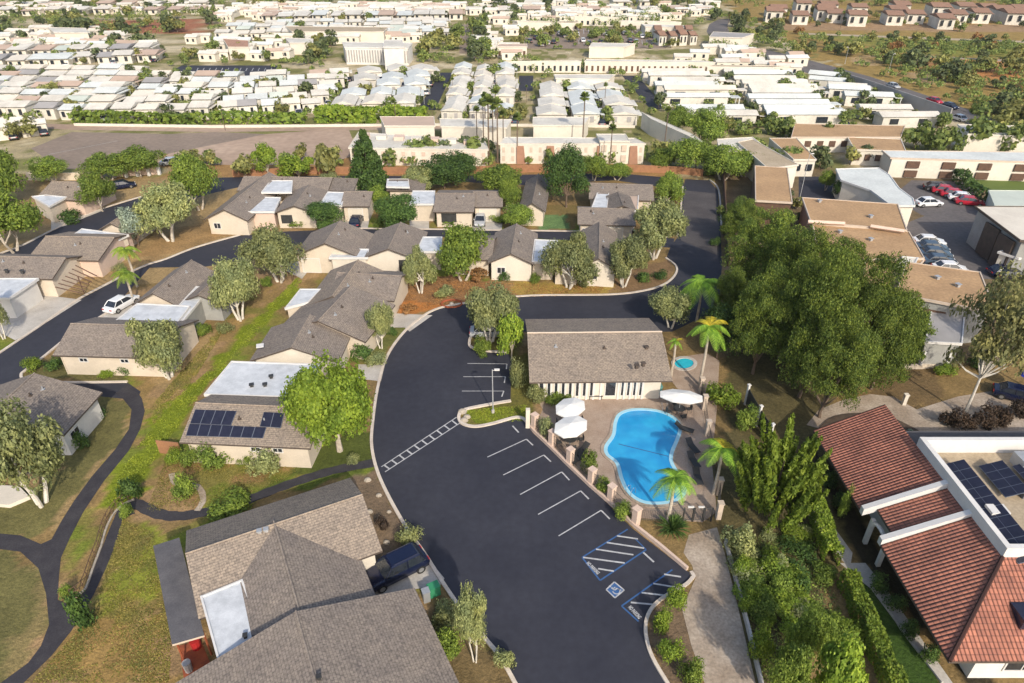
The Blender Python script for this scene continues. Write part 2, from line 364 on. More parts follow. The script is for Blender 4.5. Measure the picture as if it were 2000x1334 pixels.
ZONES=[ # (photo outline, albedo, edge jitter in metres)
 ([(-900,-60),(2900,-60),(2900,345),(-900,345)],FARB,3),
 ([(-400,345),(560,345),(560,520),(-400,640)],TAN,1),
 ([(1400,0),(2600,0),(2600,260),(1900,230),(1620,130)],(.27,.19,.075),4),
 ([(1560,66),(2400,95),(2400,120),(1800,108)],(.20,.20,.06),3),
 ([(1790,112),(2000,118),(2300,130),(2300,165),(1850,150)],ORG,3),
 ([(1660,105),(1710,108),(1700,128),(1665,125)],SAND,1),
 ([(1760,140),(1850,146),(1850,166),(1770,160)],SAND,1),
 ([(1900,118),(2200,140),(2200,200),(2000,190)],ORG,4),
 ([(1500,45),(2600,50),(2600,66),(1520,60)],(.3,.2,.13),2),
 ([(1880,20),(2600,18),(2600,40),(1930,38)],(.33,.19,.1),3),
 ([(190,40),(400,36),(395,66),(170,66)],(.3,.13,.085),2),
 ([(1400,330),(2300,330),(2600,560),(2300,700),(1400,700)],(.16,.12,.08),1.5),
 ([(320,300),(700,300),(1320,330),(1320,350),(320,345)],(.28,.17,.08),.8),
 ([(590,520),(520,560),(430,640),(330,740),(262,760),(262,800),(225,890),(180,1000),(215,1010),(290,900),(350,820),(420,740),(500,660),(600,560)],(.26,.18,.085),.8),
 ([(578,545),(540,582),(500,622),(452,678),(398,732),(335,785),(285,850),(245,905),(200,985),(238,992),(275,930),(322,868),(360,800),(405,752),(462,700),(520,632),(560,590),(592,548)],(.16,.20,.022),1.0),
 ([(430,640),(410,700),(330,760),(290,740),(370,690),(400,640)],TAN,.6),
 ([(205,760),(262,790),(258,830),(225,880),(150,960),(110,1010),(90,1050),(-200,1030),(-200,900),(60,960),(160,850)],LAWND,.8),
 ([(258,795),(256,830),(228,880),(150,975),(120,1020),(100,1045),(105,1010),(190,905),(238,850)],TAN,.6),
 ([(-200,1070),(60,1070),(92,1140),(100,1220),(60,1280),(-200,1500)],LAWND,.8),
 ([(60,1080),(95,1150),(95,1225),(50,1290),(0,1334),(45,1240),(60,1150)],(.2,.16,.08),.8),
 ([(150,1090),(230,990),(215,1080),(165,1170)],(.24,.165,.08),.8),
 ([(240,1010),(300,1040),(330,1110),(360,1334),(60,1334),(140,1240),(190,1150)],(.22,.17,.07),1),
 ([(280,1030),(310,1040),(300,1120),(240,1190),(200,1220),(210,1150)],(.20,.22,.04),1.2),
 ([(170,1220),(230,1215),(220,1290),(150,1334),(160,1270)],(.16,.2,.04),1),
 ([(60,1334),(140,1240),(190,1215),(280,1210),(330,1334)],(.27,.18,.075),1.2),
 ([(290,985),(330,870),(600,900),(730,860),(735,900),(560,940),(500,970),(430,995),(350,1008)],(.26,.165,.085),.8),
 ([(560,900),(730,830),(735,900),(640,922),(560,930)],(.08,.10,.028),.6),
 ([(570,935),(640,918),(730,906),(560,960),(430,1005),(420,980)],(.10,.13,.03),.8),
 ([(685,930),(735,915),(765,975),(835,1085),(700,1110),(690,1000)],GRAV,.4),
 ([(820,1160),(870,1150),(960,1260),(1015,1345),(860,1345)],(.15,.11,.06),.4),
 ([(770,540),(900,540),(1000,560),(1180,560),(1170,578),(930,585),(870,602),(800,612),(770,600)],(.25,.14,.075),.8),
 ([(1000,545),(1230,560),(1190,575),(1000,577)],(.3,.22,.07),.6),
 ([(1200,520),(1310,510),(1320,540),(1250,568),(1190,572)],(.2,.13,.08),.6),
 ([(785,585),(870,595),(830,612),(780,612)],(.4,.17,.06),.5),
 ([(690,600),(780,610),(840,640),(790,640),(755,690),(740,710),(680,710)],(.13,.14,.05),.5),
 ([(1060,400),(1135,400),(1125,448),(1050,448)],(.17,.13,.06),.6),
 ([(1060,420),(1115,418),(1110,446),(1055,446)],(.12,.2,.09),.6),
 ([(400,430),(470,440),(420,470),(300,510),(280,500),(300,470)],(.29,.19,.10),.6),
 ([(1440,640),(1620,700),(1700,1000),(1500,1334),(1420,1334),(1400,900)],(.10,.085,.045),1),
 ([(915,650),(1015,650),(1015,690),(925,684)],(.17,.15,.05),.3),
 ([(1000,690),(1040,690),(1040,830),(900,830),(895,800),(997,780)],(.14,.13,.04),.4),
 ([(1340,1140),(1395,1040),(1290,1060),(1240,1035),(1345,1115)],(.23,.16,.08),.4),
 ([(1345,1145),(1265,1200),(1262,1240),(1305,1334),(1390,1334),(1340,1200)],(.16,.115,.085),.4),
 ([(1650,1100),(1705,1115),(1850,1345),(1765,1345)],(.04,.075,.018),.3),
 ([(1640,1010),(1690,1100),(1900,1345),(1960,1345),(1760,1120),(1660,990),(1590,850),(1575,850)],(.035,.03,.022),.4),  # shadow along the tiled building, darkened into the ground colour
 ([(1700,690),(1840,690),(1830,790),(1760,800),(1700,780)],(.15,.105,.06),.6),
 ([(50,705),(250,715),(250,747),(45,742)],(.12,.11,.05),.3),
]
def axis(spans):
    o=[]
    for a,b,s in spans: o+=list(np.arange(a,b,s))
    return np.array(o+[spans[-1][1]])
xs=axis([(-1500,-400,60),(-400,-120,8),(-120,-48,2),(-48,52,.5),(52,120,2),(120,400,8),(400,1500,60)])
ys=axis([(-300,0,30),(0,18,3),(18,120,.5),(120,300,2),(300,560,5),(560,2200,80)])
X,Y=np.meshgrid(xs,ys); sh=X.shape
col=np.zeros(sh+(3,)); col[:]=DRY
j1=vnoise(X,Y,2.2,1)-.5; j2=vnoise(X,Y,2.2,2)-.5; j3=vnoise(X,Y,.9,3)-.5; j4=vnoise(X,Y,.9,4)-.5
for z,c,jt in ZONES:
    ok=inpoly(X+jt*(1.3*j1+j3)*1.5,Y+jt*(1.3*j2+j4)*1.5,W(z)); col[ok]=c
# green and bare patches of the dry slopes
gsel=(vnoise(X,Y,6,9)*.6+vnoise(X,Y,1.6,10)*.4)
near=(Y<112)&(X<12)
dryish=near&((np.abs(col-np.array(DRY)).sum(-1)<.02)|(np.abs(col-np.array((.22,.17,.07))).sum(-1)<.02)|(np.abs(col-np.array((.26,.165,.085))).sum(-1)<.02))
col[dryish&(gsel>.60)]=(.19,.17,.055); col[dryish&(gsel>.72)]=(.15,.18,.035); col[dryish&(gsel<.36)]=(.29,.195,.115)
fb=np.abs(col-np.array(FARB)).sum(-1)<.01; fn=vnoise(X,Y,9,21)*.6+vnoise(X,Y,3,22)*.4; col[fb&(fn>.55)]=(.17,.17,.07); col[fb&(fn<.34)]=(.46,.40,.31)
verts=np.stack([X,Y,np.zeros(sh)],-1).reshape(-1,3)
ny,nx=sh; idx=np.arange(ny*nx).reshape(ny,nx)
faces=np.stack([idx[:-1,:-1],idx[:-1,1:],idx[1:,1:],idx[1:,:-1]],-1).reshape(-1,4)
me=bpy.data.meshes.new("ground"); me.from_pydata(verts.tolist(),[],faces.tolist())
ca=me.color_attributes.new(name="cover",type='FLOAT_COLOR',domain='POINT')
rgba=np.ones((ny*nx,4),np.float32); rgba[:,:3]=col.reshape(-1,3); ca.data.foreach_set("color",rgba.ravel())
m,n,b=_base('ground'); L=n.links; a=n.nodes.new("ShaderNodeVertexColor"); a.layer_name="cover"; g=n.nodes.new("ShaderNodeNewGeometry")
last=a.outputs[0]
for sc,lo,hi,dt in ((.35,.72,1.3,6),(3.2,.66,1.32,5),(14,.75,1.25,2)):
    no=N(n,"ShaderNodeTexNoise",Scale=sc,Detail=dt,Roughness=.7); L.new(g.outputs["Position"],no.inputs["Vector"])
    rr=ramp(n,no.outputs[0],[(.3,(lo,lo*1.02,lo)),(.7,(hi,hi*.98,hi*.92))])
    mx=N(n,"ShaderNodeMix",data_type='RGBA',blend_type='MULTIPLY'); mx.inputs[0].default_value=1
    L.new(last,mx.inputs[6]); L.new(rr,mx.inputs[7]); last=mx.outputs[2]
L.new(last,b.inputs["Base Color"]); b.inputs["Roughness"].default_value=.95; b.inputs["Specular IOR Level"].default_value=.1
bn=N(n,"ShaderNodeTexNoise",Scale=5,Detail=6); L.new(g.outputs["Position"],bn.inputs["Vector"])
bp=N(n,"ShaderNodeBump",Strength=.6,Distance=.15); L.new(bn.outputs[0],bp.inputs["Height"]); L.new(bp.outputs[0],b.inputs["Normal"])
me.materials.append(m); o=bpy.data.objects.new("ground",me); C.objects.link(o); o['kind']='structure'

def sheet(name,px,z,m_,kind='structure',sm=False,world=None):
    mb=MB(); p=world if world else W(px); mb.prism(smooth(p,5,True) if sm else p,None,z); return struct(name,mb,m_,kind)
def kerb(name,px,w=.28,h=.13,closed=False,sm=True,side=1,m_='kerb'):
    p=W(px); p=smooth(p,6,closed) if sm else p
    if closed: p.append(p[0])
    mb=MB(); strip(mb,p,w if side>0 else 0,0,h,0,0 if side>0 else w); return struct(name,mb,m_)
LEFTK=[(1040,1390),(985,1290),(950,1245),(905,1190),(870,1140),(835,1085),(800,1035),(765,975),(740,920),(729,870),(731,825),(740,760),(755,705),(780,663),(815,628),(860,603),(935,590)]
NORTHK=[(935,590),(1035,579),(1190,577),(1260,569),(1300,556),(1321,537),(1322,520),(1302,504)]
ISL1=[(1016,648),(930,652),(914,672),(925,683),(950,688),(992,690)]
ISL2=[(997,782),(950,790),(905,800),(893,814),(900,829),(925,836),(960,831),(1010,818),(1028,827)]
FENCEL=[(1028,827),(1060,858),(1235,1032),(1346,1118)]
PLANT=[(1349,1128),(1335,1142),(1290,1168),(1265,1195),(1257,1230),(1268,1280),(1305,1345),(1340,1400)]
main=smooth(W(LEFTK),5)+smooth(W(NORTHK),5)+W([(1310,480),(1325,462),(1330,420),(1335,365),(1338,350),(1385,352),(1402,372),(1407,440),(1410,520),(1405,580),(1385,612),(1330,640),(1312,648)])+smooth(W(ISL1),4)+W([(1000,700),(997,781)])+smooth(W(ISL2),4)+W(FENCEL)+smooth(W(PLANT),4)+W([(1420,1600),(1140,1600)])
sheet('road',None,.012,'asphalt_new',world=main)
# worn grey stretch of the ring road in the sun
sheet('road',[(1337,372),(1399,378),(1404,440),(1404,500),(1330,470),(1333,420)],.016,'asphalt_worn')
sheet('road',[(470,460),(560,452),(690,447),(850,449),(1130,453),(1250,460),(1318,466),(1312,484),(1200,475),(1050,466),(850,463),(700,463),(620,468),(560,485),(480,510),(400,521),(292,523),(222,602),(180,628),(141,651),(81,699),(47,727),(39,733),(50,744),(120,749),(250,748),(275,765),(258,800),(240,779),(195,774),(-120,771),(-300,870),(-300,840),(0,691),(95,627),(150,588),(212,555),(250,535),(292,517),(325,507),(375,487),(425,472)],.008,'asphalt_new')
sheet('road',[(-100,540),(0,497),(45,480),(125,440),(205,407),(277,385),(340,360),(420,347),(620,343),(850,344),(1030,341),(1200,338),(1334,349),(1337,372),(1200,352),(1040,362),(850,353),(620,351),(520,354),(420,376),(300,411),(150,471),(50,512),(-100,590)],.004,'asphalt_new')
kerb('kerb',LEFTK,side=1); kerb('kerb',NORTHK,side=1)
kerb('kerb',ISL1,.3,.15); kerb('kerb',ISL2,.32,.15); kerb('kerb',PLANT,.25,.15,side=1)
kerb('kerb',[(1346,1118),(1351,1126),(1349,1128)],sm=False)
kerb('kerb',[(0,691),(95,627),(150,588),(212,555),(250,535),(292,517),(325,507),(375,487),(425,472),(470,460)],side=1)
kerb('kerb',[(222,602),(180,628),(141,651),(81,699),(50,722),(39,733),(50,744),(120,749),(248,748)],side=1)
kerb('kerb',[(-60,530),(0,497),(45,480),(125,440),(205,407),(277,385)],side=1)
kerb('kerb',[(1325,462),(1330,420),(1335,365)],side=1); kerb('kerb',[(1407,440),(1402,372),(1385,352)],side=-1,m_='concrete')
kerb('kerb',[(690,447),(850,449),(1130,453),(1200,456)],side=1)
# gutter band along the inner kerb
def footpath(px,w,m_='path_tar',z=.02,name='path'):
    mb=MB(); p=smooth(W(px),6); n_=len(p)
    poly=[];q=[]
    for i in range(n_):
        a_=Vector(p[max(i-1,0)]); b_=Vector(p[min(i+1,n_-1)]); d=(b_-a_).normalized(); nn=Vector((-d.y,d.x))
        ww=w/2*(1+.08*math.sin(i*1.7)); poly.append(Vector(p[i])+nn*ww); q.append(Vector(p[i])-nn*ww)
    for i in range(n_-1): mb.face([(*q[i],z),(*q[i+1],z),(*poly[i+1],z),(*poly[i],z)])
    return struct(name,mb,m_)
sheet('path',[(250,748),(262,757),(277,778),(283,803),(274,838),(252,880),(203,940),(163,1000),(137,1050),(119,1090),(115,1130),(113,1172),(140,1183),(170,1150),(188,1100),(208,1048),(230,995),(250,990),(265,1003),(240,1012),(228,1060),(206,1112),(183,1162),(140,1232),(100,1282),(30,1350),(-40,1400),(-20,1350),(55,1295),(80,1262),(96,1220),(90,1160),(75,1110),(40,1078),(-80,1062),(-80,1035),(40,1046),(80,1063),(101,1053),(120,1018),(145,978),(180,930),(225,878),(252,838),(257,800),(240,779),(225,770)],.02,'path_tar',sm=False)
footpath([(252,980),(275,988),(310,1004),(355,1008),(420,996),(480,978),(540,955),(600,934),(660,917),(733,904)],1.05,z=.024)
footpath([(335,925),(345,945),(385,950),(397,975),(385,998)],.5,'concrete_warm',.028)
# parking bay and crossing marks
def line(mb,a,b,w=.1,z=.02,mi=0):
    p=Vector(G(*a)[:2]); q=Vector(G(*b)[:2]); d=(q-p).normalized(); nn=Vector((-d.y,d.x))*w/2
    mb.face([(*(p-nn),z),(*(q-nn),z),(*(q+nn),z),(*(p+nn),z)],mi)
mb=MB()
for a_,b_,c_ in (((952,893),(1028,858),(1041,870)),((983,928),(1062,889),(1076,902)),((1016,966),(1097,922),(1112,938)),((1051,1005),(1134,959),(1150,975)),((1091,1047),(1174,997),(1191,1014))):
    line(mb,a_,b_,.1,.02); line(mb,b_,c_,.13,.022)
line(mb,(1001,832),(1013,845),.15,.022); line(mb,(1256,1079),(1277,1098),.15,.022)
for a_,b_,c_ in (((913,710),(990,711),(989,721)),((905,736),(987,736),(985,748)),((902,764),(984,764),(980,775))):
    line(mb,a_,b_,.09,.02); line(mb,b_,c_,.13,.022)
# crosswalk ladder
A=[(745,912),(892,815)]; B=[(752,922),(899,826)]
line(mb,*A,.1); line(mb,*B,.1)
for i in range(10):
    t=(i+.35)/10; line(mb,(A[0][0]+(A[1][0]-A[0][0])*t,A[0][1]+(A[1][1]-A[0][1])*t),(B[0][0]+(B[1][0]-B[0][0])*(t+.025),B[0][1]+(B[1][1]-B[0][1])*(t+.025)),.16,.022)
# white hatching of the two access aisles
for a_,b_ in (((1205,1047),(1246,1053)),((1185,1060),(1258,1071)),((1164,1073),(1237,1084)),((1139,1089),(1220,1100)),((1168,1111),(1199,1116))): line(mb,a_,b_,.14,.026)
for a_,b_ in (((1297,1122),(1330,1127)),((1276,1140),(1318,1147)),((1253,1158),(1298,1163)),((1232,1177),(1277,1181))): line(mb,a_,b_,.14,.026)
struct('road_marking',mb,'paint_white')
mb=MB()
for pl in ([(1226,1034),(1137,1089),(1172,1134),(1262,1074)],[(1313,1113),(1214,1184),(1247,1214)]):
    for i in range(len(pl)-1): line(mb,pl[i],pl[i+1],.12,.024)
line(mb,(1262,1074),(1240,1052),.1,.024)
struct('road_marking',mb,'paint_blue')
mb=MB(); mb.prism(W([(1200,1137),(1219,1153),(1201,1168),(1184,1152)]),None,.026); struct('road_marking',mb,'paint_blue')
mb=MB(); q=W([(1200,1137),(1219,1153),(1201,1168),(1184,1152)])
for i in range(4): # thin white edge
    p1,p2=Vector(q[i]),Vector(q[(i+1)%4]); d=(p2-p1).normalized(); nn=Vector((-d.y,d.x))*.05
    mb.face([(*(p1-nn),.028),(*(p2-nn),.028),(*(p2+nn),.028),(*(p1+nn),.028)])
# wheelchair figure: head, back, seat, leg, wheel arc
cc=(Vector(q[0])+Vector(q[2]))/2; up=(Vector(q[3])-Vector(q[2])).normalized(); rt=Vector((up.y,-up.x))
def wp(x,y): return cc+rt*x+up*y
def seg(a_,b_,w_):
    p,q2=wp(*a_),wp(*b_); d=(q2-p).normalized(); nn=Vector((-d.y,d.x))*w_/2
    mb.face([(*(p-nn),.03),(*(q2-nn),.03),(*(q2+nn),.03),(*(p+nn),.03)])
seg((-.05,.28),(-.02,-.02),.12); seg((-.02,-.02),(.24,-.02),.11); seg((.24,-.02),(.34,-.34),.11); seg((-.04,.14),(.2,.14),.08)
mb.prism([tuple(wp(-.06+.09*math.cos(k*math.pi/5),.43+.09*math.sin(k*math.pi/5))) for k in range(10)],None,.03)
for k in range(9):
    a0=R_(150+k*25);a1=R_(150+(k+1)*25); seg((.02+.27*math.cos(a0),-.14+.27*math.sin(a0)),(.02+.27*math.cos(a1),-.14+.27*math.sin(a1)),.08)
struct('road_marking',mb,'paint_white')
def ground_text(s,px0,px1,size,z=.03):
    cu=bpy.data.curves.new('road_text','FONT'); cu.body=s; cu.size=size; cu.align_x='CENTER'; cu.align_y='CENTER'; cu.space_character=1.08; cu.offset=.018
    o=bpy.data.objects.new('road_text',cu); C.objects.link(o)
    p,q=G(*px0),G(*px1); d=q-p; o.rotation_euler=(0,0,math.atan2(d.y,d.x)); mid=(p+q)/2
    bpy.context.view_layer.update(); me=bpy.data.meshes.new_from_object(o.evaluated_get(bpy.context.evaluated_depsgraph_get()))
    wd=max(v.co.x for v in me.vertices)-min(v.co.x for v in me.vertices); k=d.length/wd
    me.materials.clear(); me.materials.append(MAT['paint_white'])
    o2=bpy.data.objects.new('road_marking',me); C.objects.link(o2); o2.location=(mid.x,mid.y,z); o2.rotation_euler=o.rotation_euler; o2.scale=(k,1,1); o2['kind']='structure'
    bpy.data.objects.remove(o)
ground_text("NO PARKING",(1147,1099),(1169,1121),.42); ground_text("NO PARKING",(1229,1185),(1250,1208),.42)
# driveways, aprons and yards
sheet('driveway',[(764,612),(845,616),(800,648),(790,640),(764,640)],.03,'concrete')
sheet('driveway',[(690,1128),(825,1078),(868,1130),(862,1142),(720,1168)],.034,'concrete')
sheet('driveway',[(700,712),(752,712),(744,745),(700,740)],.03,'concrete')
sheet('driveway',[(85,576),(160,586),(96,627),(30,665),(0,650),(0,620)],.03,'concrete')
sheet('driveway',[(180,627),(245,590),(268,600),(225,640)],.03,'concrete')
sheet('driveway',[(668,428),(722,428),(718,447),(672,447)],.03,'concrete')
sheet('driveway',[(925,425),(982,425),(980,449),(922,449)],.03,'concrete')
sheet('driveway',[(800,425),(838,425),(838,448),(800,448)],.03,'concrete')
sheet('driveway',[(570,505),(625,500),(590,545),(560,530)],.03,'concrete')
sheet('driveway',[(100,420),(175,410),(205,410),(125,442),(100,450)],.03,'concrete')
sheet('path',[(1345,1045),(1400,1030),(1415,1080),(1440,1180),(1478,1345),(1500,1420),(1400,1420),(1380,1345),(1350,1260),(1332,1190),(1358,1130),(1352,1105),(1335,1080)],.02,'concrete_warm')
sheet('path',[(1575,830),(1600,800),(1650,780),(1700,770),(1745,775),(1790,800),(1870,775),(1960,760),(2300,790),(2300,860),(1800,860),(1790,840),(1740,815),(1680,808),(1640,815),(1610,840)],.02,'concrete_warm')
sheet('path',[(1575,1000),(1600,990),(1665,1080),(1660,1110),(1640,1090)],.02,'concrete')
sheet('path',[(1640,1100),(1690,1100),(1730,1150),(1868,1345),(1910,1410),(1890,1410),(1845,1345),(1700,1150)],.03,'concrete')
sheet('path',[(1450,640),(1600,640),(1600,660),(1450,660)],.02,'concrete_warm')
# right hand lots
sheet('car_park',[(1760,440),(1810,420),(1850,430),(1900,460),(1990,520),(1985,545),(1800,545),(1790,500)],.012,'asphalt_old')
sheet('car_park',[(1560,345),(1670,345),(1660,400),(1560,400)],.012,'asphalt_new')
sheet('car_park',[(1780,352),(1900,355),(1915,400),(1900,460),(1850,432),(1800,420),(1740,385)],.008,'asphalt_old')
sheet('car_park',[(60,290),(140,258),(330,262),(420,258),(520,262),(330,300),(260,320),(200,330),(120,330)],.012,'asphalt_grey')
sheet('car_park',[(330,300),(520,262),(680,250),(700,300),(640,322),(300,322)],.012,'asphalt_pink')
sheet('lawn',[(1880,350),(2200,350),(2200,372),(1905,372)],.012,'lawn_far')
# far roads
sheet('road',[(815,215),(850,215),(884,142),(860,142)],.03,'asphalt_new')
sheet('road',[(640,180),(660,185),(700,150),(690,148)],.03,'asphalt_new')
sheet('road',[(1012,178),(1040,178),(1042,148),(1014,148)],.03,'asphalt_new')
sheet('road',[(1270,213),(1302,213),(1245,148),(1215,148)],.03,'asphalt_new')
sheet('road',[(897,105),(912,105),(917,48),(900,48)],.03,'asphalt_grey')
sheet('car_park',[(310,153),(550,153),(550,128),(355,128)],.03,'asphalt_new')
sheet('road',[(-400,248),(0,238),(150,244),(420,246),(900,244),(900,252),(420,258),(150,254),(0,248),(-400,260)],.03,'asphalt_pink')
sheet('car_park',[(1010,95),(1300,95),(1330,70),(1280,55),(1120,55),(1030,70)],.03,'asphalt_grey')
hw=[(1380,62),(1385,48),(1402,38),(1430,36),(1420,50),(1425,65),(1470,90),(1560,112),(1700,150),(1850,200),(2000,250),(2200,320),(2140,330),(1950,262),(1800,212),(1640,165),(1540,130),(1440,100),(1392,82)]
sheet('road',hw,.03,'asphalt_old')
mb=MB()
for off in (0,.012):
    for k in range(18):
        t=k/18; a_=(1560+440*t,121+132*t); line(mb,a_,(a_[0]+10,a_[1]+3),.25,.04)
line(mb,(95,302),(230,275),.12,.02)
for k in range(18):
    x=1130+k*9.5; line(mb,(x,58),(x+1,66),.2,.04); line(mb,(x,78),(x+1,86),.2,.04)
for k in range(14): line(mb,(375+k*12,133),(372+k*12,139),.2,.04)
struct('road_marking',mb,'paint_white')
sheet('path',[(1560,64),(2000,80),(2600,100),(2600,105),(2000,84),(1560,67)],.03,'gravel_tan')
sheet('path',[(1800,108),(2000,119),(2600,150),(2600,155),(2000,123),(1800,111)],.03,'concrete_warm')
# ---------------- buildings ----------------
class Fr:   # a building frame: front-left corner, u along the front, v going back
    def __init__(s,p0,p1,ez,yb=None,depth=None):
        A,B=G(*p0,ez),G(*p1,ez); s.o=Vector((A.x,A.y)); s.u=Vector((B.x-A.x,B.y-A.y)); s.L=s.u.length; s.u.normalize(); s.v=Vector((-s.u.y,s.u.x))
        if depth is None:
            k=G((p0[0]+p1[0])/2,yb,ez); s.D=(Vector((k.x,k.y))-(A.xy+B.xy)/2).dot(s.v)
            s.D=max(s.D,2)
        else: s.D=depth
    def p(s,a,b,z): q=s.o+s.u*a+s.v*b; return (q.x,q.y,z)
def gable_mesh(fr,ez,rz,axis,over=.45,t=.16,hip=0):
    """returns roof MB (slot0 covering, slot1 trim) and wall MB"""
    L,D=fr.L,fr.D; r=MB(); w_=MB()
    if axis=='u': A_,B_=L,D; P=lambda a,b,z: fr.p(a,b,z)
    else: A_,B_=D,L; P=lambda a,b,z: fr.p(b,a,z)
    h=B_/2; sl=math.hypot(h,rz-ez)
    def F(pts,mi=0,uv=None):
        if axis!='u': pts=list(reversed(pts)); uv=list(reversed(uv)) if uv else None
        r.face(pts,mi,uv)
    hp=hip
    F([P(0,0,ez),P(A_,0,ez),P(A_-hp,h,rz),P(hp,h,rz)],0,[(0,0),(A_,0),(A_-hp,sl),(hp,sl)])
    F([P(A_,B_,ez),P(0,B_,ez),P(hp,h,rz),P(A_-hp,h,rz)],0,[(0,0),(A_,0),(A_-hp,sl),(hp,sl)])
    if hp:
        F([P(A_,0,ez),P(A_,B_,ez),P(A_-hp,h,rz)],0,[(0,0),(B_,0),(h,sl)]); F([P(0,B_,ez),P(0,0,ez),P(hp,h,rz)],0,[(0,0),(B_,0),(h,sl)])
        F([P(0,0,ez-t),P(0,B_,ez-t),P(A_,B_,ez-t),P(A_,0,ez-t)],1)
    else:
        F([P(0,0,ez-t),P(0,h,rz-t),P(A_,h,rz-t),P(A_,0,ez-t)],1); F([P(0,h,rz-t),P(0,B_,ez-t),P(A_,B_,ez-t),P(A_,h,rz-t)],1)
    F([P(0,0,ez-t),P(A_,0,ez-t),P(A_,0,ez),P(0,0,ez)],1); F([P(A_,B_,ez-t),P(0,B_,ez-t),P(0,B_,ez),P(A_,B_,ez)],1)
    for a,s in ((0,1),(A_,-1)):
        if hp:
            q=[P(a,0,ez-t),P(a,0,ez),P(a,B_,ez),P(a,B_,ez-t)]; F(q if s>0 else q[::-1],1); continue
        for b0,b1,z0,z1 in ((0,h,ez,rz),(h,B_,rz,ez)):
            q=[P(a,b0,z0-t),P(a,b0,z0),P(a,b1,z1),P(a,b1,z1-t)]
            F(q if s>0 else q[::-1],1)
    if not hp:   # ridge cap
        c0,c1=P(-.0,h,rz+.03),P(A_,h,rz+.03)
        r.tube([c0,c1],.07,5,0)
    i=over; k=(rz-ez)/h; zt=ez-t+k*i-.01
    if hp: zt=ez-t-.003
    pz=rz-t-.02
    W_=[(i,i),(A_-i,i),(A_-i,B_-i),(i,B_-i)]
    def FW(pts): w_.face(pts if axis=='u' else pts[::-1],0)
    FW([P(i,i,0),P(A_-i,i,0),P(A_-i,i,zt),P(i,i,zt)]); FW([P(A_-i,B_-i,0),P(i,B_-i,0),P(i,B_-i,zt),P(A_-i,B_-i,zt)])
    if hp: FW([P(i,B_-i,0),P(i,i,0),P(i,i,zt),P(i,B_-i,zt)]); FW([P(A_-i,i,0),P(A_-i,B_-i,0),P(A_-i,B_-i,zt),P(A_-i,i,zt)])
    else:
        FW([P(i,B_-i,0),P(i,i,0),P(i,i,zt),P(i,h,pz),P(i,B_-i,zt)]); FW([P(A_-i,i,0),P(A_-i,B_-i,0),P(A_-i,B_-i,zt),P(A_-i,h,pz),P(A_-i,i,zt)])
    return r,w_
def win_on(bd,fr,a,z,w_,h_,side='f',inset=.45,frame='trim_white',pane='glass',name='window',mull=1):
    """a: metres along the wall; proud frame with a pane of its own"""
    if side=='f': P=lambda x,d,zz: fr.p(x,inset-d,zz)
    elif side=='r': P=lambda x,d,zz: fr.p(fr.L-inset+d,x,zz)
    elif side=='l': P=lambda x,d,zz: fr.p(inset-d,x,zz)
    f=MB(); g_=MB(); e=.09
    def bx(m_,x0,x1,z0,z1,d0,d1):
        b=[P(x0,d0,z0),P(x1,d0,z0),P(x1,d1,z0),P(x0,d1,z0)]; t_=[(p[0],p[1],z1) for p in b]; m_.hexa(b,t_)
    bx(f,a,a+w_,z-e,z,0,.07); bx(f,a,a+w_,z+h_,z+h_+e,0,.07); bx(f,a-e,a,z-e,z+h_+e,0,.07); bx(f,a+w_,a+w_+e,z-e,z+h_+e,0,.07)
    for k in range(mull): c=a+w_*(k+1)/(mull+1); bx(f,c-.03,c+.03,z,z+h_,.03,.06)
    bx(g_,a,a+w_,z,z+h_,-.02,.025)
    fo=part(name,f,frame,bd); part('pane' if name=='window' else 'panel',g_,pane,fo)
def gable(bd,p0,p1,yb,ez=2.7,rz=None,axis='u',roof='shingle',wall='cream',wins=(),over=.45,depth=None,hip=0,trim='fascia',name='roof'):
    fr=Fr(p0,p1,ez,yb,depth); span=fr.D if axis=='u' else fr.L
    if rz is None: rz=ez+span*.5*.42
    r,w_=gable_mesh(fr,ez,rz,axis,over,hip=hip)
    ro=part(name,r,[roof,trim],bd); part('wall',w_,wall,bd)
    for q in wins:
        a,z,ww,hh=q[:4]; side=q[4] if len(q)>4 else 'f'; k=q[5] if len(q)>5 else 'w'
        if k=='w': win_on(bd,fr,a,z,ww,hh,side,over)
        elif k=='g': win_on(bd,fr,a,.12,ww,hh,side,over,pane='cream_pale',name='garage_door',mull=0)
        elif k=='d': win_on(bd,fr,a,.12,ww,hh,side,over,frame='fascia',pane='wood_brown',name='door',mull=0)
        elif k=='v': win_on(bd,fr,a,z,ww,hh,side,over,frame='metal_dark',pane='metal_dark',name='porch_opening',mull=0)
    fr.rz=rz; fr.ez=ez; fr.ro=ro
    for k in range(2 if fr.L*fr.D>50 else 1):      # plumbing vents near the ridge, a gutter pipe at the corner
        a,b=(rnd.uniform(.2,.8)*fr.L,fr.D*rnd.uniform(.3,.42)) if axis=='u' else (fr.L*rnd.uniform(.58,.7),rnd.uniform(.2,.8)*fr.D)
        z=ez+(rz-ez)*((b/(fr.D/2)) if axis=='u' else ((fr.L-a)/(fr.L/2))); q=fr.p(a,b,z); v=MB(); v.tube([(q[0],q[1],z-.1),(q[0],q[1],z+.32)],.07,6); v.box((q[0],q[1],z+.02),.34,.34,.05,.2); part('roof_vent',v,'metal_grey' if k else 'fascia',bd)
    q=fr.p(over+.12,over-.05,0); v=MB(); v.box((q[0],q[1],(ez-.2)/2),.09,.07,ez-.25); part('downpipe',v,wall,bd)
    return fr
def based(px,z):
    """outline whose first two points are wall feet: lift them to roof height"""
    return [proj(tuple(G(*q).xy)+(z,)) for q in px[:2]]+list(px[2:])
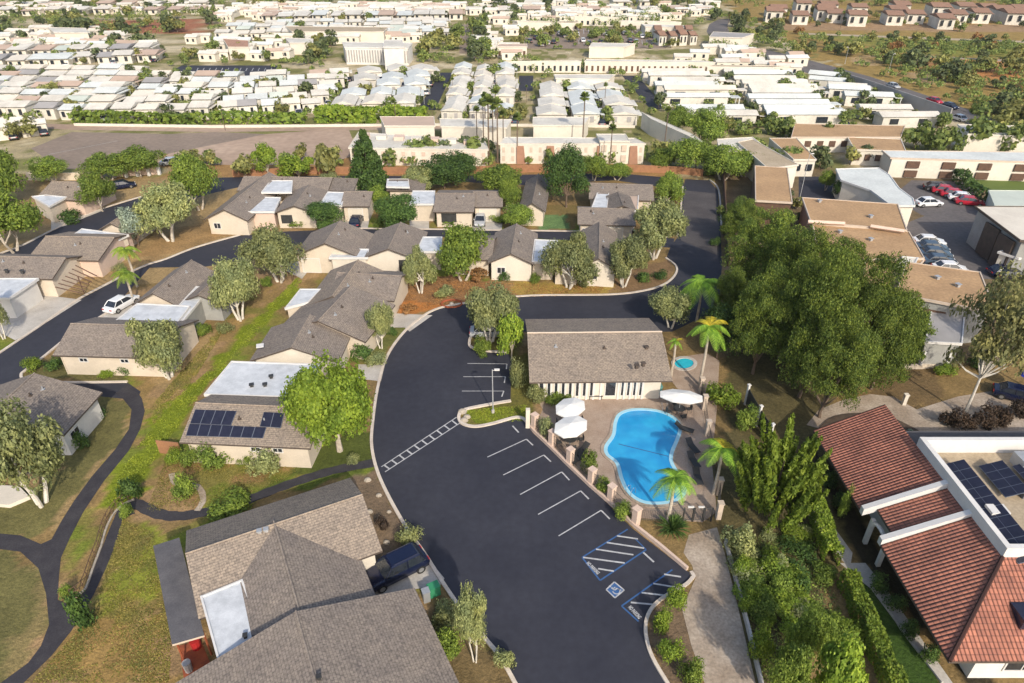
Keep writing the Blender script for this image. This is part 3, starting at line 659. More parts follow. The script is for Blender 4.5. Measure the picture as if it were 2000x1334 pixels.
def flat(bd,px,z,roof='white_roof',wall='cream',t=.22,walls=True,rim=True,trim='trim_white',inset=.3,wz=0):
    p=W(px,z); mb=MB(); mb.prism(p,z-t,z,0,1)
    ro=part('flat_roof',mb,[roof,trim],bd)
    if rim:
        rb=MB(); c=Vector((sum(q[0] for q in p)/len(p),sum(q[1] for q in p)/len(p)))
        for i in range(len(p)):
            a,b=Vector(p[i]),Vector(p[(i+1)%len(p)]); d=(b-a).normalized(); nn=Vector((-d.y,d.x))
            if nn.dot(c-a)<0: nn=-nn
            q=[a+nn*.005,b+nn*.005,b+nn*.14,a+nn*.14]
            rb.hexa([(*k,z+.003) for k in q],[(*k,z+.09+.002*i) for k in q])
        part('roof_edge',rb,trim,ro)
    if walls:
        c=Vector((sum(q[0] for q in p)/len(p),sum(q[1] for q in p)/len(p)))
        q=[]
        for k in p: d=Vector(k)-c; q.append(tuple(c+d*max(.5,1-inset/d.length*1.3)))
        wb=MB(); wb.prism(q,wz,z-t-.004); part('wall',wb,wall,bd)
    return ro
def building(name,base,label,cat='house',group=None):
    p=G(*base); return thing(name,(p.x,p.y,0),label,cat,group)
def vents(bd,spots,z,m_='metal_dark',s=.28,h=.35):
    for x,y in spots:
        p=G(x,y,z); v=MB(); v.box((p.x,p.y,z+h/2-.06),s,s,h,.3); v.box((p.x,p.y,z+h-.02),s*1.5,s*1.5,.06,.3); part('roof_vent',v,m_,bd)
RG='attached brown roofed houses'
# --- foreground house, two units
b1=building('foreground_house',(560,1100),'large brown shingled house in the foreground with white flat roof section and grey carport')
EZ=2.9
def quad_roof(bd,pts,uvdir=None,mat_='shingle',t=.16,name='roof'):
    """one sloping roof plane given by world corners (ccw from above)"""
    r=MB(); P=[Vector(p) for p in pts]; u=(P[1]-P[0]).normalized(); nn=(P[1]-P[0]).cross(P[2]-P[0]).normalized(); v=nn.cross(u)
    uv=[((p-P[0]).dot(u),(p-P[0]).dot(v)) for p in P]
    r.face(P,0,uv); Q=[p-Vector((0,0,t)) for p in P]; r.face(Q[::-1],1)
    for i in range(len(P)):
        j=(i+1)%len(P); r.face([Q[i],Q[j],P[j],P[i]],1)
    return part(name,r,[mat_,'fascia'],bd)
def solar_on(bd,pts,nx,ny,name='solar_panel'):
    """pts: four world corners lying on a surface; a grid of panels with pale seams"""
    P=[Vector(p) for p in pts]; nn=(P[1]-P[0]).cross(P[3]-P[0]).normalized()
    if nn.z<0: nn=-nn
    up=nn*.1; m_=MB(); bil=lambda s_,t_:(P[0]*(1-s_)+P[1]*s_)*(1-t_)+(P[3]*(1-s_)+P[2]*s_)*t_
    Q=[p+up*.9 for p in P]; m_.hexa([p+up*.3 for p in P],Q,1)
    for i in range(nx):
        for j in range(ny):
            g_=.012
            q=[bil((i+g_*3)/nx,(j+g_)/ny),bil((i+1-g_*3)/nx,(j+g_)/ny),bil((i+1-g_*3)/nx,(j+1-g_)/ny),bil((i+g_*3)/nx,(j+1-g_)/ny)]
            m_.face([k+up*1.05 for k in q],0)
    return part(name,m_,['solar','solar_line'],bd)
# unit 1, long gable; front slope faces the camera and right
f1=Fr((430,1262),(760,1120),EZ,depth=2); # direction only
d1=Vector((G(708,966,4.6)-G(362,1082,4.6)).xy).normalized(); n1=Vector((-d1.y,d1.x))
def X1(a,b,z): q=O1+d1*a+n1*b; return (q.x,q.y,z)
O1=Vector(G(362,1082,4.6).xy)        # left end of ridge
L1=(G(708,966,4.6)-G(362,1082,4.6)).length
class FX(Fr):
    def __init__(s,o,u,L,D): s.o=Vector(o); s.u=Vector(u).normalized(); s.v=Vector((-s.u.y,s.u.x)); s.L=L; s.D=D
def gable_fx(bd,fr,ez,rz,axis,roof='shingle',wall='cream_pale',over=.5,trim='fascia'):
    r,w_=gable_mesh(fr,ez,rz,axis,over); ro=part('roof',r,[roof,trim],bd); part('wall',w_,wall,bd); return ro
hb=4.3
fr=FX(O1-n1*hb*1.0,d1,L1,hb*2); gable_fx(b1,fr,2.75,4.6,'u','shingle_warm')
# cross wing of unit 1 running towards the camera
rs=Vector(G(535,1035,4.62).xy); re=Vector(G(600,1186,4.62).xy); dv=-n1
ax=(rs-O1).dot(d1); LW=(re-rs).length
fr=FX(O1+d1*(ax+.1-4.9)-n1*(LW+1.2),d1,9.9,LW+1.2+.35); gable_fx(b1,fr,2.62,4.56,'v')
# unit 2: wide gable whose ridge points to the camera
ra=Vector(G(600,1186,5.0).xy)
fr=FX(ra-d1*8.4-n1*13,d1,15.4,13.0); gable_fx(b1,fr,2.85,5.05,'v')
# right hand porch nib of unit 1
qp=[G(690,1010,3.0),G(745,1085,2.72)]
flat(b1,[(391,1166),(474,1132),(519,1249),(432,1316)],3.35,'white_roof','cream',wz=0)
flat(b1,[(299,1066),(350,1050),(399,1241),(336,1259)],2.75,'roof_grey_flat','wood_red',trim='fascia_pale',walls=False,t=.16,rim=False)
for x,y in ((305,1072),(318,1160),(338,1250),(392,1235)):
    p=G(x+3,y-4,2.6); m_=MB(); m_.tube([(p.x,p.y,0),(p.x,p.y,2.6)],.07,5); part('carport_post',m_,'wood_red',b1)
vents(b1,[(503,1262),(498,1250),(480,1245)],3.35,'metal_dark',.2,.3); vents(b1,[(508,1043),(521,1040)],4.3,'metal_grey',.25,.4); vents(b1,[(625,1330)],4.8,'metal_dark',.2,.5)
sheet('deck',[(350,1262),(392,1250),(425,1330),(440,1400),(370,1400)],.04,'wood_red')
# --- long attached row with the solar roof
b2=building('attached_house',(480,900),'long attached brown roofed house with dark solar panels on its near roof','house',RG)
f=gable(b2,(350,864),(606,876),766,2.7,4.15,'u','shingle_warm','cream',wins=((6.2,1.75,.8,.4),(8.2,1.75,.8,.4)))
flat(b2,[(398,771),(592,777),(625,712),(452,706)],3.05,'white_roof','cream')
gable(b2,(487,705),(662,708),640,2.75,4.5,'v','shingle','cream_pale')
gable(b2,(540,645),(714,668),578,2.7,4.62,'v','shingle','cream',wins=((4.2,.8,1.4,1.7,'f','v'),))
gable(b2,(590,600),(716,607),528,2.7,4.4,'v','shingle_warm','cream')
gable(b2,(640,580),(770,588),526,2.72,4.1,'u','shingle','cream')
flat(b2,[(556,603),(602,591),(628,565),(586,565)],3.0)
s=lambda x,y,z: tuple(G(x,y,z))
def slope_pt(fr,px,py):   # point on the near slope of a 'u' gable seen at that pixel
    z=fr.ez
    for _ in range(12):
        p=G(px,py,z); b=(Vector((p.x,p.y))-fr.o).dot(fr.v); z=fr.ez+(fr.rz-fr.ez)*b/(fr.D/2)
    return Vector((p.x,p.y,z+.02))
solar_on(b2,[slope_pt(f,*q) for q in ((364,852),(514,857),(521,836),(371,829))],7,1)
solar_on(b2,[slope_pt(f,*q) for q in ((372,828),(452,832),(463,804),(382,801))],4,1)
solar_on(b2,[slope_pt(f,*q) for q in ((508,834),(549,837),(556,808),(516,806))],2,1)
vents(b2,[(530,738),(492,755),(518,754)],3.05,'metal_dark',.3,.3)
vents(b2,[(508,676)],3.9,'trim_white',.5,.08)
# --- left side houses
b=building('attached_house',(220,720),'brown roofed house by the left road bend with white flat roof and cream front wall','house',RG)
gable(b,(102,694),(322,700),620,2.7,4.2,'u','shingle','cream',wins=((2.5,1.75,.8,.4),(7,1.75,.8,.4)))
flat(b,[(214,636),(343,636),(372,598),(268,593)],3.1); flat(b,[(335,612),(356,630),(411,563),(383,560)],2.9,wall='grey_wall')
gable(b,(258,595),(352,600),527,2.7,4.4,'v','shingle','cream'); gable(b,(350,590),(432,594),527,2.6,3.7,'v','shingle','grey_wall')
b=building('attached_house',(130,520),'brown gabled house with pinkish side wall and red fenced garden at left','house',RG)
gable(b,(52,506),(192,509),452,2.7,4.0,'u','shingle_warm','pinkish',wins=((3,1.3,1.2,.6),))
flat(b,[(122,474),(210,478),(252,459),(160,447)],3.1,wall='cream'); gable(b,(190,450),(250,452),405,2.7,3.9,'v','shingle_warm','cream')
b=building('attached_house',(40,600),'grey brown roofed house with white patio roof cut by the left edge','house',RG)
gable(b,(-90,540),(102,545),495,2.8,4.1,'u','shingle','cream'); flat(b,[(-60,583),(18,583),(76,544),(-40,544)],2.9,wall='white_wall')
vents(b,[(14,532),(44,533)],3.3,'metal_dark',.3,.4)
b=building('attached_house',(110,420),'small tan roofed house behind the left street with a white roof edge','house',RG)
gable(b,(70,386),(160,392),352,2.7,4.1,'u','shingle_warm','pinkish'); flat(b,[(62,384),(96,404),(131,385),(90,381)],2.9,wall='cream')
b=building('attached_house',(90,800),'brown roofed house with white side wall on the left lawn beside the curving path','house',RG)
gable(b,(-130,846),(124,850),763,2.75,4.9,'v','shingle','white_wall',wins=((1.2,1.2,1.2,.7,'r'),))
m_=MB(); m_.prism(W([(-60,985),(20,992),(60,975),(40,955),(-60,950)]),0,.35); solo('patio_block',m_,'cream_pale','low pale patio block behind the trunks of the big left tree','patio')
# --- back row, left to right
b=building('attached_house',(460,440),'big sloping brown roofed house at left end of the back row','house',RG)
gable(b,(398,428),(484,431),352,2.6,4.3,'v','shingle','cream',wins=((1.2,1.0,1.0,.8),)); gable(b,(462,372),(640,375),345,2.7,3.9,'u','shingle','cream')
flat(b,[(510,376),(570,376),(572,353),(528,353)],3.6,walls=False)
flat(b,[(478,414),(536,414),(549,386),(505,385)],3.0,wall='pinkish'); gable(b,(534,416),(618,416),374,2.7,3.9,'v','shingle','cream',wins=((1,.9,1.6,1.2,'f','v'),))
b=building('attached_house',(670,440),'brown roofed house with arched garage front and dark blue car before it','house',RG)
flat(b,[(622,402),(668,402),(676,376),(640,375)],3.0); gable(b,(664,403),(722,403),372,2.7,3.8,'u','shingle','cream',wins=((1.2,.1,2.2,2.0,'f','g'),))
gable(b,(640,372),(690,374),348,2.6,3.7,'u','shingle_dark','cream')
b=building('attached_house',(880,430),'brown roofed house with white flat roof behind the parked white car','house',RG)
flat(b,[(798,399),(850,399),(850,373),(806,373)],3.0); gable(b,(846,414),(926,414),371,2.7,3.9,'u','shingle','cream',wins=((1.3,.9,2.2,1.3,'f','v'),))
gable(b,(922,404),(982,404),371,2.65,3.7,'u','shingle','cream',wins=((1.2,.1,2.6,2.0,'f','g'),)); gable(b,(755,372),(830,372),348,2.6,3.4,'u','white_far' if False else 'shingle_dark','cream')
flat(b,[(754,365),(800,366),(798,350),(756,350)],3.3,walls=False)
b=building('attached_house',(1040,425),'narrow brown roofed house between two dark trees in the back row','house',RG)
gable(b,(1012,412),(1066,414),354,2.6,4.0,'v','shingle_dark','cream',wins=((1.0,.8,.9,.9),))
b=building('attached_house',(1190,455),'detached brown roofed house with pale courtyard roof beside the ring road','house',RG)
gable(b,(1150,388),(1278,392),358,2.7,3.9,'u','shingle','cream'); flat(b,[(1152,412),(1246,412),(1248,380),(1168,378)],3.0,'pink_far',walls=True)
flat(b,[(1153,411),(1185,411),(1190,376),(1166,377)],3.1,'white_roof',walls=False); gable(b,(1185,412),(1246,412),385,2.9,3.8,'v','shingle_dark','cream')
gable(b,(1128,438),(1242,441),404,2.65,3.8,'u','shingle','cream',wins=((.8,.9,1,.9),(4.5,.1,2.4,2.0,'f','g')))
# --- middle row
b=building('attached_house',(700,525),'brown roofed house with high gable and white strip roof in the middle row','house',RG)
gable(b,(572,500),(704,503),455,2.7,4.7,'v','shingle','cream',wins=((1.0,.2,2.4,2.0,'f','g'),)); flat(b,[(642,504),(719,504),(721,487),(655,486)],2.9,wall='cream_pale')
gable(b,(704,505),(816,507),452,2.7,4.2,'v','shingle','cream_pale',wins=((5.2,.6,1.8,1.7,'f','v'),)); flat(b,[(812,492),(862,492),(864,463),(826,463)],2.9)
b=building('attached_house',(1010,540),'brown roofed house with pointed cream gable wall and white roof strip among trees','house',RG)
gable(b,(952,514),(1044,517),455,2.7,4.2,'v','shingle','cream_pale',wins=((1.3,1.1,1,.8),)); flat(b,[(1038,512),(1082,512),(1090,470),(1044,468)],2.8)
gable(b,(880,505),(960,508),458,2.6,3.8,'u','shingle','cream')
b=building('attached_house',(1180,550),'brown roofed house with pale gable end nearest the ring road corner','house',RG)
gable(b,(1128,524),(1208,528),452,2.75,4.3,'v','shingle','cream_pale',wins=((1.6,1.1,1,.8),)); flat(b,[(1082,520),(1130,522),(1134,490),(1090,488)],2.8)
# --- clubhouse by the pool
b3=building('clubhouse',(1170,770),'long low brown roofed pool clubhouse with white pillared front','clubhouse')
f=gable(b3,(1034,747),(1314,744),None,2.85,4.75,'u','shingle_warm','cream_pale',depth=12.6,over=.9)
for i,(a,ww) in enumerate([(1.0,.5)]+[(1.9+k*.72,.36) for k in range(7)]+[(7.8,1.0)]+[(9.4+k*.62,.34) for k in range(4)]):
    win_on(b3,f,a,.5,ww,1.75,'f',.9,frame='white_wall',mull=0)
for k in range(14):
    m_=MB(); q=f.p(1.55+k*.72 if k<9 else 9.1+(k-9)*.62,.86,0); m_.box((q[0],q[1],1.28),.2,.12,2.5); part('pilaster',m_,'trim_white',b3)
vents(b3,[(1262,682),(1256,714),(1243,718)],4.0,'fascia',.3,.35)
m_=MB(); a0=f.p(0,f.D/2,4.8); a1=f.p(f.L,f.D/2,4.8); m_.tube([a0,a1],.09,5); part('ridge_cap',m_,'fascia_pale',b3)

# --- red tiled building on the right
b4=building('tiled_building',(1850,1100),'white stucco building with red barrel tile roof and rooftop solar arrays at right','building')
def plane(bd,pts,mat_='red_tile',t=.2,name='tile_roof',u=None):
    return quad_roof(bd,pts,mat_=mat_,t=t,name=name)
XE,XP=27.0,32.6
def sl(y0,y1,x0=XE,x1=XP,z0=3.0,z1=5.9,nm='tile_roof'):
    # slope facing -x between y0 (near) and y1 (far)
    r=MB(); A=[Vector((x0,y1,z0)),Vector((x0,y0,z0)),Vector((x1,y0,z1)),Vector((x1,y1,z1))]
    h=math.hypot(x1-x0,z1-z0); r.face(A,0,[(0,0),(y1-y0,0),(y1-y0,h),(0,h)])
    Q=[p-Vector((0,0,.2)) for p in A]; r.face(Q[::-1],1)
    for i in range(4): j=(i+1)%4; r.face([Q[i],Q[j],A[j],A[i]],1)
    return part(nm,r,['red_tile','fascia'],b4)
yA=G(1580,840,3.0).y; yB=G(1685,992,3.4).y; yC=G(1712,1048,3.6).y; yD=G(1890,1292,3.0).y
sl(yB+.25,yA); sl(yC+.25,yB-.25,XE+1.0,XP,3.5,5.7); 
# near part with the hip
r=MB(); h=math.hypot(XP-XE,2.9); A=[Vector((XE,yC-.25,3)),Vector((XE,yD,3)),Vector((XP,yD+5.6,5.9)),Vector((XP,yC-.25,5.9))]
dd=yC-.25-yD; r.face(A,0,[(0,0),(dd,0),(dd-5.6,h),(0,h)]); Q=[p-Vector((0,0,.2)) for p in A]; r.face(Q[::-1],1)
for i in range(4): j=(i+1)%4; r.face([Q[i],Q[j],A[j],A[i]],1)
part('tile_roof',r,['red_tile','fascia'],b4)
r=MB(); A=[Vector((XE,yD,2.998)),Vector((60,yD,2.998)),Vector((60,yD+5.6,5.898)),Vector((XP,yD+5.6,5.898))]
r.face(A,0,[(0,0),(60-XE,0),(60-XE,h),(XP-XE,h)]); Q=[p-Vector((0,0,.2)) for p in A]; r.face(Q[::-1],1)
for i in range(4): j=(i+1)%4; r.face([Q[i],Q[j],A[j],A[i]],1)
part('tile_roof',r,['red_tile','fascia'],b4)
m_=MB(); m_.tube([(XE,yD,3.05),(XP,yD+5.6,5.95)],.13,6); part('hip_cap',m_,'red_tile',b4)
for y in (yB,yC):       # white party parapets crossing the tiles
    m_=MB(); y0,y1=y-.22,y+.22
    b_=[(XE,y0,2.8),(XP+.3,y0,5.2),(XP+.3,y1,5.2),(XE,y1,2.8)]; t_=[(XE,y0,3.45),(XP+.3,y0,6.3),(XP+.3,y1,6.3),(XE,y1,3.45)]
    m_.hexa(b_,t_); part('parapet',m_,'trim_white',b4)
yF=G(1780,885,5.4).y
m_=MB()
def bxx(x0,x1,y0,y1,z0,z1,mb): mb.hexa([(x0,y0,z0),(x1,y0,z0),(x1,y1,z0),(x0,y1,z0)],[(x0,y0,z1),(x1,y0,z1),(x1,y1,z1),(x0,y1,z1)])
m_=MB(); bxx(XP,XP+.4,yD+5.6,yF+.4,5.0,6.75,m_); part('parapet',m_,'white_wall',b4)
m_=MB(); bxx(XP+.4,62,yF,yF+.4,5.0,6.74,m_); part('parapet',m_,'trim_white',b4)
m_=MB(); bxx(XP+.4,62,yD+5.6,yD+6,5.0,6.74,m_); part('parapet',m_,'trim_white',b4)
m_=MB(); bxx(XP+.4,62,yD+6,yF,5.2,5.45,m_); part('flat_roof',m_,'gravel_tan',b4)
m_=MB(); bxx(XE+2.6,62,yD+.8,yA-.6,0,2.75,m_); part('wall',m_,'white_wall',b4)
m_=MB(); bxx(XP-2,62,yA-.6,yF+3.4,0,3.4,m_); part('rear_wall',m_,'roof_grey_flat',b4)
class FF: pass
fw=FX((XE+2.6,yD+.8),(1,0),30,10)
win_on(b4,fw,2.0,.9,2.2,1.5,'f',0,frame='trim_white'); win_on(b4,fw,6.5,.9,2.2,1.5,'f',0)
m_=MB(); bxx(XE+5,XE+8.5,yD+1.6,yD+3.0,3.9,4.7,m_); part('skylight',m_,'solar',b4)
# entry arch in the recessed bay
m_=MB(); yc=(yB+yC)/2
for sgn in (-1,1): m_.box((XE+.9,yc+sgn*1.1,1.3),.3,.3,2.6)
prev=None
for k in range(9):
    a=math.pi*k/8; q=(XE+.9,yc+.95*math.cos(a),2.1+.6*math.sin(a))
    if prev: m_.tube([prev,q],.16,5)
    prev=q
part('entry_arch',m_,'white_wall',b4)
def tilted(y0,y1,x0,x1,z=5.45,n_=6):
    m_=MB(); P=[Vector((x0,y1,z+.35)),Vector((x0,y0,z+.35)),Vector((x1,y0,z+.95)),Vector((x1,y1,z+.95))]
    m_.hexa([p-Vector((0,0,.06)) for p in P],P,1)
    for i in range(n_):
        for j in range(2):
            f0,f1=(i+.03)/n_,(i+.97)/n_; g0,g1=(j+.02)/2,(j+.98)/2
            bl=lambda s_,t_:(P[0]*(1-s_)+P[1]*s_)*(1-t_)+(P[3]*(1-s_)+P[2]*s_)*t_
            m_.face([bl(f0,g0)+Vector((0,0,.012)),bl(f1,g0)+Vector((0,0,.012)),bl(f1,g1)+Vector((0,0,.012)),bl(f0,g1)+Vector((0,0,.012))],0)
    m_.box((x1-.1,(y0+y1)/2,z+.42),.06,y1-y0-.3,.84,0,1)
    part('solar_array',m_,['solar','solar_line'],b4)
ytop=G(1850,912,5.6).y; 
tilted(G(1990,1105,5.6).y,ytop,XP+.8,XP+2.4,n_=10)
tilted(G(1950,975,5.6).y,ytop-.1,XP+3.7,XP+5.3,n_=4); tilted(G(2040,975,5.6).y,ytop-.1,XP+6.3,XP+7.9,n_=4)
tilted(G(2040,1080,5.6).y,G(1960,1020,5.6).y,XP+5.0,XP+6.6,n_=4)
tilted(G(2040,975,5.6).y,ytop-.1,XP+9.0,XP+10.6,n_=4)
m_=MB(); p=G(1945,1002,5.8); m_.box((p.x,p.y,5.85),1.3,.9,.8); part('air_conditioner',m_,'trim_white',b4)
m_=MB(); p=G(1990,905,5.8); m_.box((p.x+1,p.y,5.95),2.4,1.4,1.0); part('air_conditioner',m_,'metal_grey',b4)

# --- condominiums and flat buildings to the right
OG='gravel roofed condominiums'
def condo(px,z,label,roof='gravel_roof',wall='orange_wall',grp=OG,vsp=(),name='condominium'):
    b=building(name,px[0],label,'apartment building',grp); flat(b,px,z,roof,wall,trim='fascia_pale'); vents(b,vsp,z,'metal_grey',.4,.4); return b
b=condo([(1475,392),(1548,396),(1538,328),(1474,324)],4.6,'tall narrow condominium with salmon gravel roof beside the ring road trees',wall='wood_brown')
b=condo([(1583,434),(1772,450),(1754,399),(1566,386)],4.6,'gravel roofed condominium with pale roof ledge, farthest of the stepped row',vsp=[(1600,395),(1700,425)])
m_=MB(); 
for a_,b_ in (((1578,433),(1650,437)),((1700,442),(1766,452))):
    p,q=G(*a_,4.8),G(*b_,4.8); m_.tube([p,q],.3,4)
part('roof_ledge',m_,'pinkish',b)
condo([(1600,510),(1806,505),(1776,453),(1586,438)],4.3,'gravel roofed condominium in the middle of the stepped row above the big pines',vsp=[(1700,470),(1640,455)])
b=condo([(1680,572),(1752,566),(1806,508),(1690,508)],4.0,'small gravel roofed link building with a square cream skylight'); flat(b,[(1750,524),(1782,526),(1794,504),(1762,501)],4.4,'cream_far',walls=False)
b=condo([(1748,574),(1905,604),(1942,600),(1915,532),(1770,512)],4.8,'orange gravel roofed condominium nearest the bare branched tree',wall='grey_wall',vsp=[(1830,545),(1870,560)])
m_=MB(); p=[G(*q,3.6) for q in ((1765,582),(1870,600),(1862,612),(1772,600))]; m_.hexa([k-Vector((0,0,.5)) for k in p],p); part('lower_roof',m_,'wood_brown',b)
# lower grey block with a dark window under it
b=building('rear_annex',(1850,700),'grey stucco annex wall with dark openings below the orange roof','building'); flat(b,[(1806,668),(1880,672),(1885,612),(1818,608)],3.4,'grey_far','grey_wall')
# white and grey blocks
b=building('apartment_block',(1690,400),'low white flat roofed block behind clipped trees right of the salmon roof','apartment building'); flat(b,[(1740,402),(1788,402),(1784,388),(1757,368),(1738,342),(1716,328),(1632,330),(1642,352),(1700,372)],4,'grey_far' if False else 'white_far_cool','cream_far')
b=building('apartment_block',(1930,480),'grey sided apartment block with pale roof and garages at the right edge','apartment building')
flat(b,[(1992,470),(2260,500),(2200,405),(1903,403)],5.6,'cream_far','grey_wall',trim='fascia',inset=.5)
flat(b,[(1948,492),(1990,505),(2060,500),(2010,478)],3.0,'fascia_pale','cream_far')
m_=MB(); 
for x,y in ((1935,440),(1962,462)): p=G(x,y,5); m_.box((p.x+.45,p.y,2.6),.3,3.2,4.6)
part('garage_opening',m_,'fascia',b)
b=building('apartment_block',(1850,345),'long two storey cream apartment block with brown balconies behind parked red cars','apartment building')
mp=based([(1728,346),(2300,364),(2260,300),(1722,294)],3.7); flat(b,mp,3.7,'white_far_cool','cream_far',trim='fascia_pale'); fa=Fr(mp[0],mp[1],3.7,depth=3)
for k in range(9):
    m_=MB(); a=3.2+k*6.4; q=[fa.p(a,.36,0),fa.p(a+2.4,.36,0)]
    for z0 in (.2,1.95): m_.hexa([fa.p(a,-.25,z0),fa.p(a+2.3,-.25,z0),fa.p(a+2.3,.5,z0),fa.p(a,.5,z0)],[fa.p(a,-.25,z0+1.25),fa.p(a+2.3,-.25,z0+1.25),fa.p(a+2.3,.5,z0+1.25),fa.p(a,.5,z0+1.25)])
    part('balcony',m_,'wood_brown',b)
def box_b(name,px,z,label,roof,wall,cat='building',grp=None,windows=0,wz=(1.0,),inset=.2,strip_m='glass',wh=1.2,fill=.5,trim=None,foot=False):
    b=building(name,px[0],label,cat,grp)
    if foot: px=based(px,z)
    flat(b,px,z,roof,wall,trim=trim or wall,inset=inset)
    if windows:
        fa=Fr(px[0],px[1],z,depth=3); st=fa.L/windows
        for z0 in wz:
            for k in range(windows):
                m_=MB(); a=st*(k+.5-fill/2); e=a+st*fill; m_.hexa([fa.p(a,-.04,z0),fa.p(e,-.04,z0),fa.p(e,.5,z0),fa.p(a,.5,z0)],[fa.p(a,-.04,z0+wh),fa.p(e,-.04,z0+wh),fa.p(e,.5,z0+wh),fa.p(a,.5,z0+wh)]); part('window',m_,strip_m,b)
    return b
box_b('apartment_block',[(1545,268),(1760,268),(1768,246),(1552,242)],3.2,'orange gravel roofed apartment block behind the right side trees','gravel_roof','cream_far','apartment building',None,9,(1.2,),strip_m='wood_brown',trim='fascia_pale')
box_b('apartment_block',[(1668,292),(1770,296),(1760,272),(1655,268)],3.1,'low tan gravel roofed block behind the two storey balconied block','gravel_roof','cream_far','apartment building',None,5,(1.0,),strip_m='wood_brown')
box_b('apartment_block',[(1550,312),(1595,312),(1556,270),(1502,270)],3.3,'slanting orange roofed block with cream end wall near the right trees','gravel_roof','cream_far','apartment building',None,2,(1.2,))
box_b('apartment_block',[(1500,330),(1560,322),(1470,272),(1440,278)],4.35,'tan lean-to roofed block left of the slanting orange roof','gravel_tan','cream_far','apartment building')
box_b('white_block',[(1405,296),(1500,292),(1470,268),(1400,272)],4,'bright white flat roofed block beyond the ring road trees','white_far','cream_far')
box_b('apartment_block',[(1890,262),(2200,275),(2160,250),(1870,243)],4,'white roofed block behind the row of round trees at right','white_far','cream_far','apartment building')
box_b('tennis_screen',[(1942,402),(2200,408),(2180,374),(1930,372)],2.6,'pale green canopy roof at the right edge above a lawn','green_far','green_far','canopy')
# stucco condos behind the back street
b=box_b('stucco_condo',[(684,322),(955,326),(948,276),(700,258)],3.4,'long stepped beige stucco condominium behind the dark pine','white_far','cream_far','condominium',None,14,(.6,2.0),strip_m='pinkish',wh=.8,fill=.35,foot=True)
for k in range(7):
    m_=MB(); p=G(712+k*34,268+k*2,3.4); m_.box((p.x,p.y,3.7),2.0,2.0,.8); part('roof_hatch',m_,'cream_far' if k%2 else 'pinkish',b)
b=box_b('stucco_condo',[(975,320),(1258,320),(1240,270),(985,268)],4.0,'cream stucco condominium with orange stairwells facing the back street','white_far','cream_far','condominium',None,16,(.6,2.3),strip_m='fascia_pale',wh=1.0,fill=.3,foot=True)
mp=based([(975,320),(1258,320)],4.0); fa=Fr(mp[0],mp[1],4.0,depth=3)
for a in (3.5,9.5,19.5,26): 
    m_=MB(); m_.hexa([fa.p(a,-.3,0),fa.p(a+1.8,-.3,0),fa.p(a+1.8,.6,0),fa.p(a,.6,0)],[fa.p(a,-.3,3.6),fa.p(a+1.4,-.3,3.6),fa.p(a+1.4,.6,3.6),fa.p(a,.6,3.6)]); part('stairwell',m_,'orange_wall',b)
box_b('stucco_condo',[(1168,322),(1226,322),(1222,262),(1164,262)],4.7,'taller cream stucco block at the right end of the stairwell condominium','white_far','cream_far','condominium',None,3,(.7,2.7),strip_m='fascia_pale',foot=True)
for i,(px,lab) in enumerate([([(1250,250),(1345,294),(1385,285),(1270,232)],'long white roofed stucco block slanting towards the ring road trees'),([(860,264),(1000,266),(990,250),(860,247)],'low cream roofed block with palms before it beyond the dark pine'),([(1040,262),(1150,262),(1140,245),(1040,245)],'low white roofed block behind the stairwell condominium'),([(745,262),(850,262),(850,246),(750,246)],'low pinkish roofed block left of the palm group')]):
    box_b('stucco_block',px,3.6+.1*i,lab,'white_far' if i!=3 else 'pink_far','cream_far','building',None,8,(.8,),strip_m='fascia_pale',fill=.3,foot=True)
# white office
b=box_b('office_building',[(676,126),(800,128),(806,84),(668,82)],5.4,'three storey white office building with rows of narrow windows','white_far','white_wall','office building',None,24,(.8,),strip_m='grey_far',wh=3.8,fill=.42,foot=True)
flat(b,[(748,92),(788,92),(786,78),(750,78)],7,'white_far','white_wall')
# retail blocks
RT=[([(985,142),(1135,142),(1130,118),(990,120)],'white roofed shop row left of the palm lined access road'),([(1140,142),(1395,144),(1370,118),(1145,116)],'longest cream shop row facing the trailer park'),([(1390,150),(1540,152),(1510,132),(1380,130)],'tan roofed shop row at the right end of the retail strip'),
 ([(970,112),(1030,112),(1030,86),(975,86)],'cream shop block with pink roof left of the tree filled car park'),([(1155,104),(1240,106),(1220,92),(1150,92)],'small cream shop pad in the tree filled car park'),
 ([(1000,58),(1130,60),(1125,42),(1010,42)],'wide white roofed store behind the tree filled car park'),([(1120,50),(1210,52),(1180,32),(1120,32)],'peaked white roofed store behind the car park'),([(1210,60),(1330,62),(1320,42),(1215,40)],'white roofed store with arched tan fronts'),
 ([(1250,66),(1350,70),(1345,54),(1260,52)],'tan fronted shop group right of the arched store'),([(560,96),(615,98),(612,84),(565,84)],'low white building left of the office building'),
 ([(560,72),(760,74),(750,62),(570,62)],'tan roofed strip behind the office building'),([(1390,84),(1470,88),(1450,74),(1385,72)],'grey roofed shop beside the curving road'),([(1080,175),(1200,175),(1190,155),(1085,153)],'clay banded clubhouse among the white trailer homes'),
 ([(100,75),(175,77),(172,64),(105,64)],'low white building below the dark left tree group'),([(440,100),(490,104),(486,92),(445,92)],'red roofed building in the left trailer park')]
for i,(px,lab) in enumerate(RT):
    rf=('red_far' if 'red' in lab else 'pink_far' if 'pink' in lab else 'gravel_tan' if 'tan roof' in lab else 'grey_far' if 'grey' in lab else 'white_far')
    box_b('shop_building',px,3.3+.07*i,lab,rf,'cream_far','building',None,max(4,int((px[1][0]-px[0][0])/11)),(.5,),strip_m='wood_brown' if i%2 else 'glass',wh=1.6,fill=.38,foot=True)
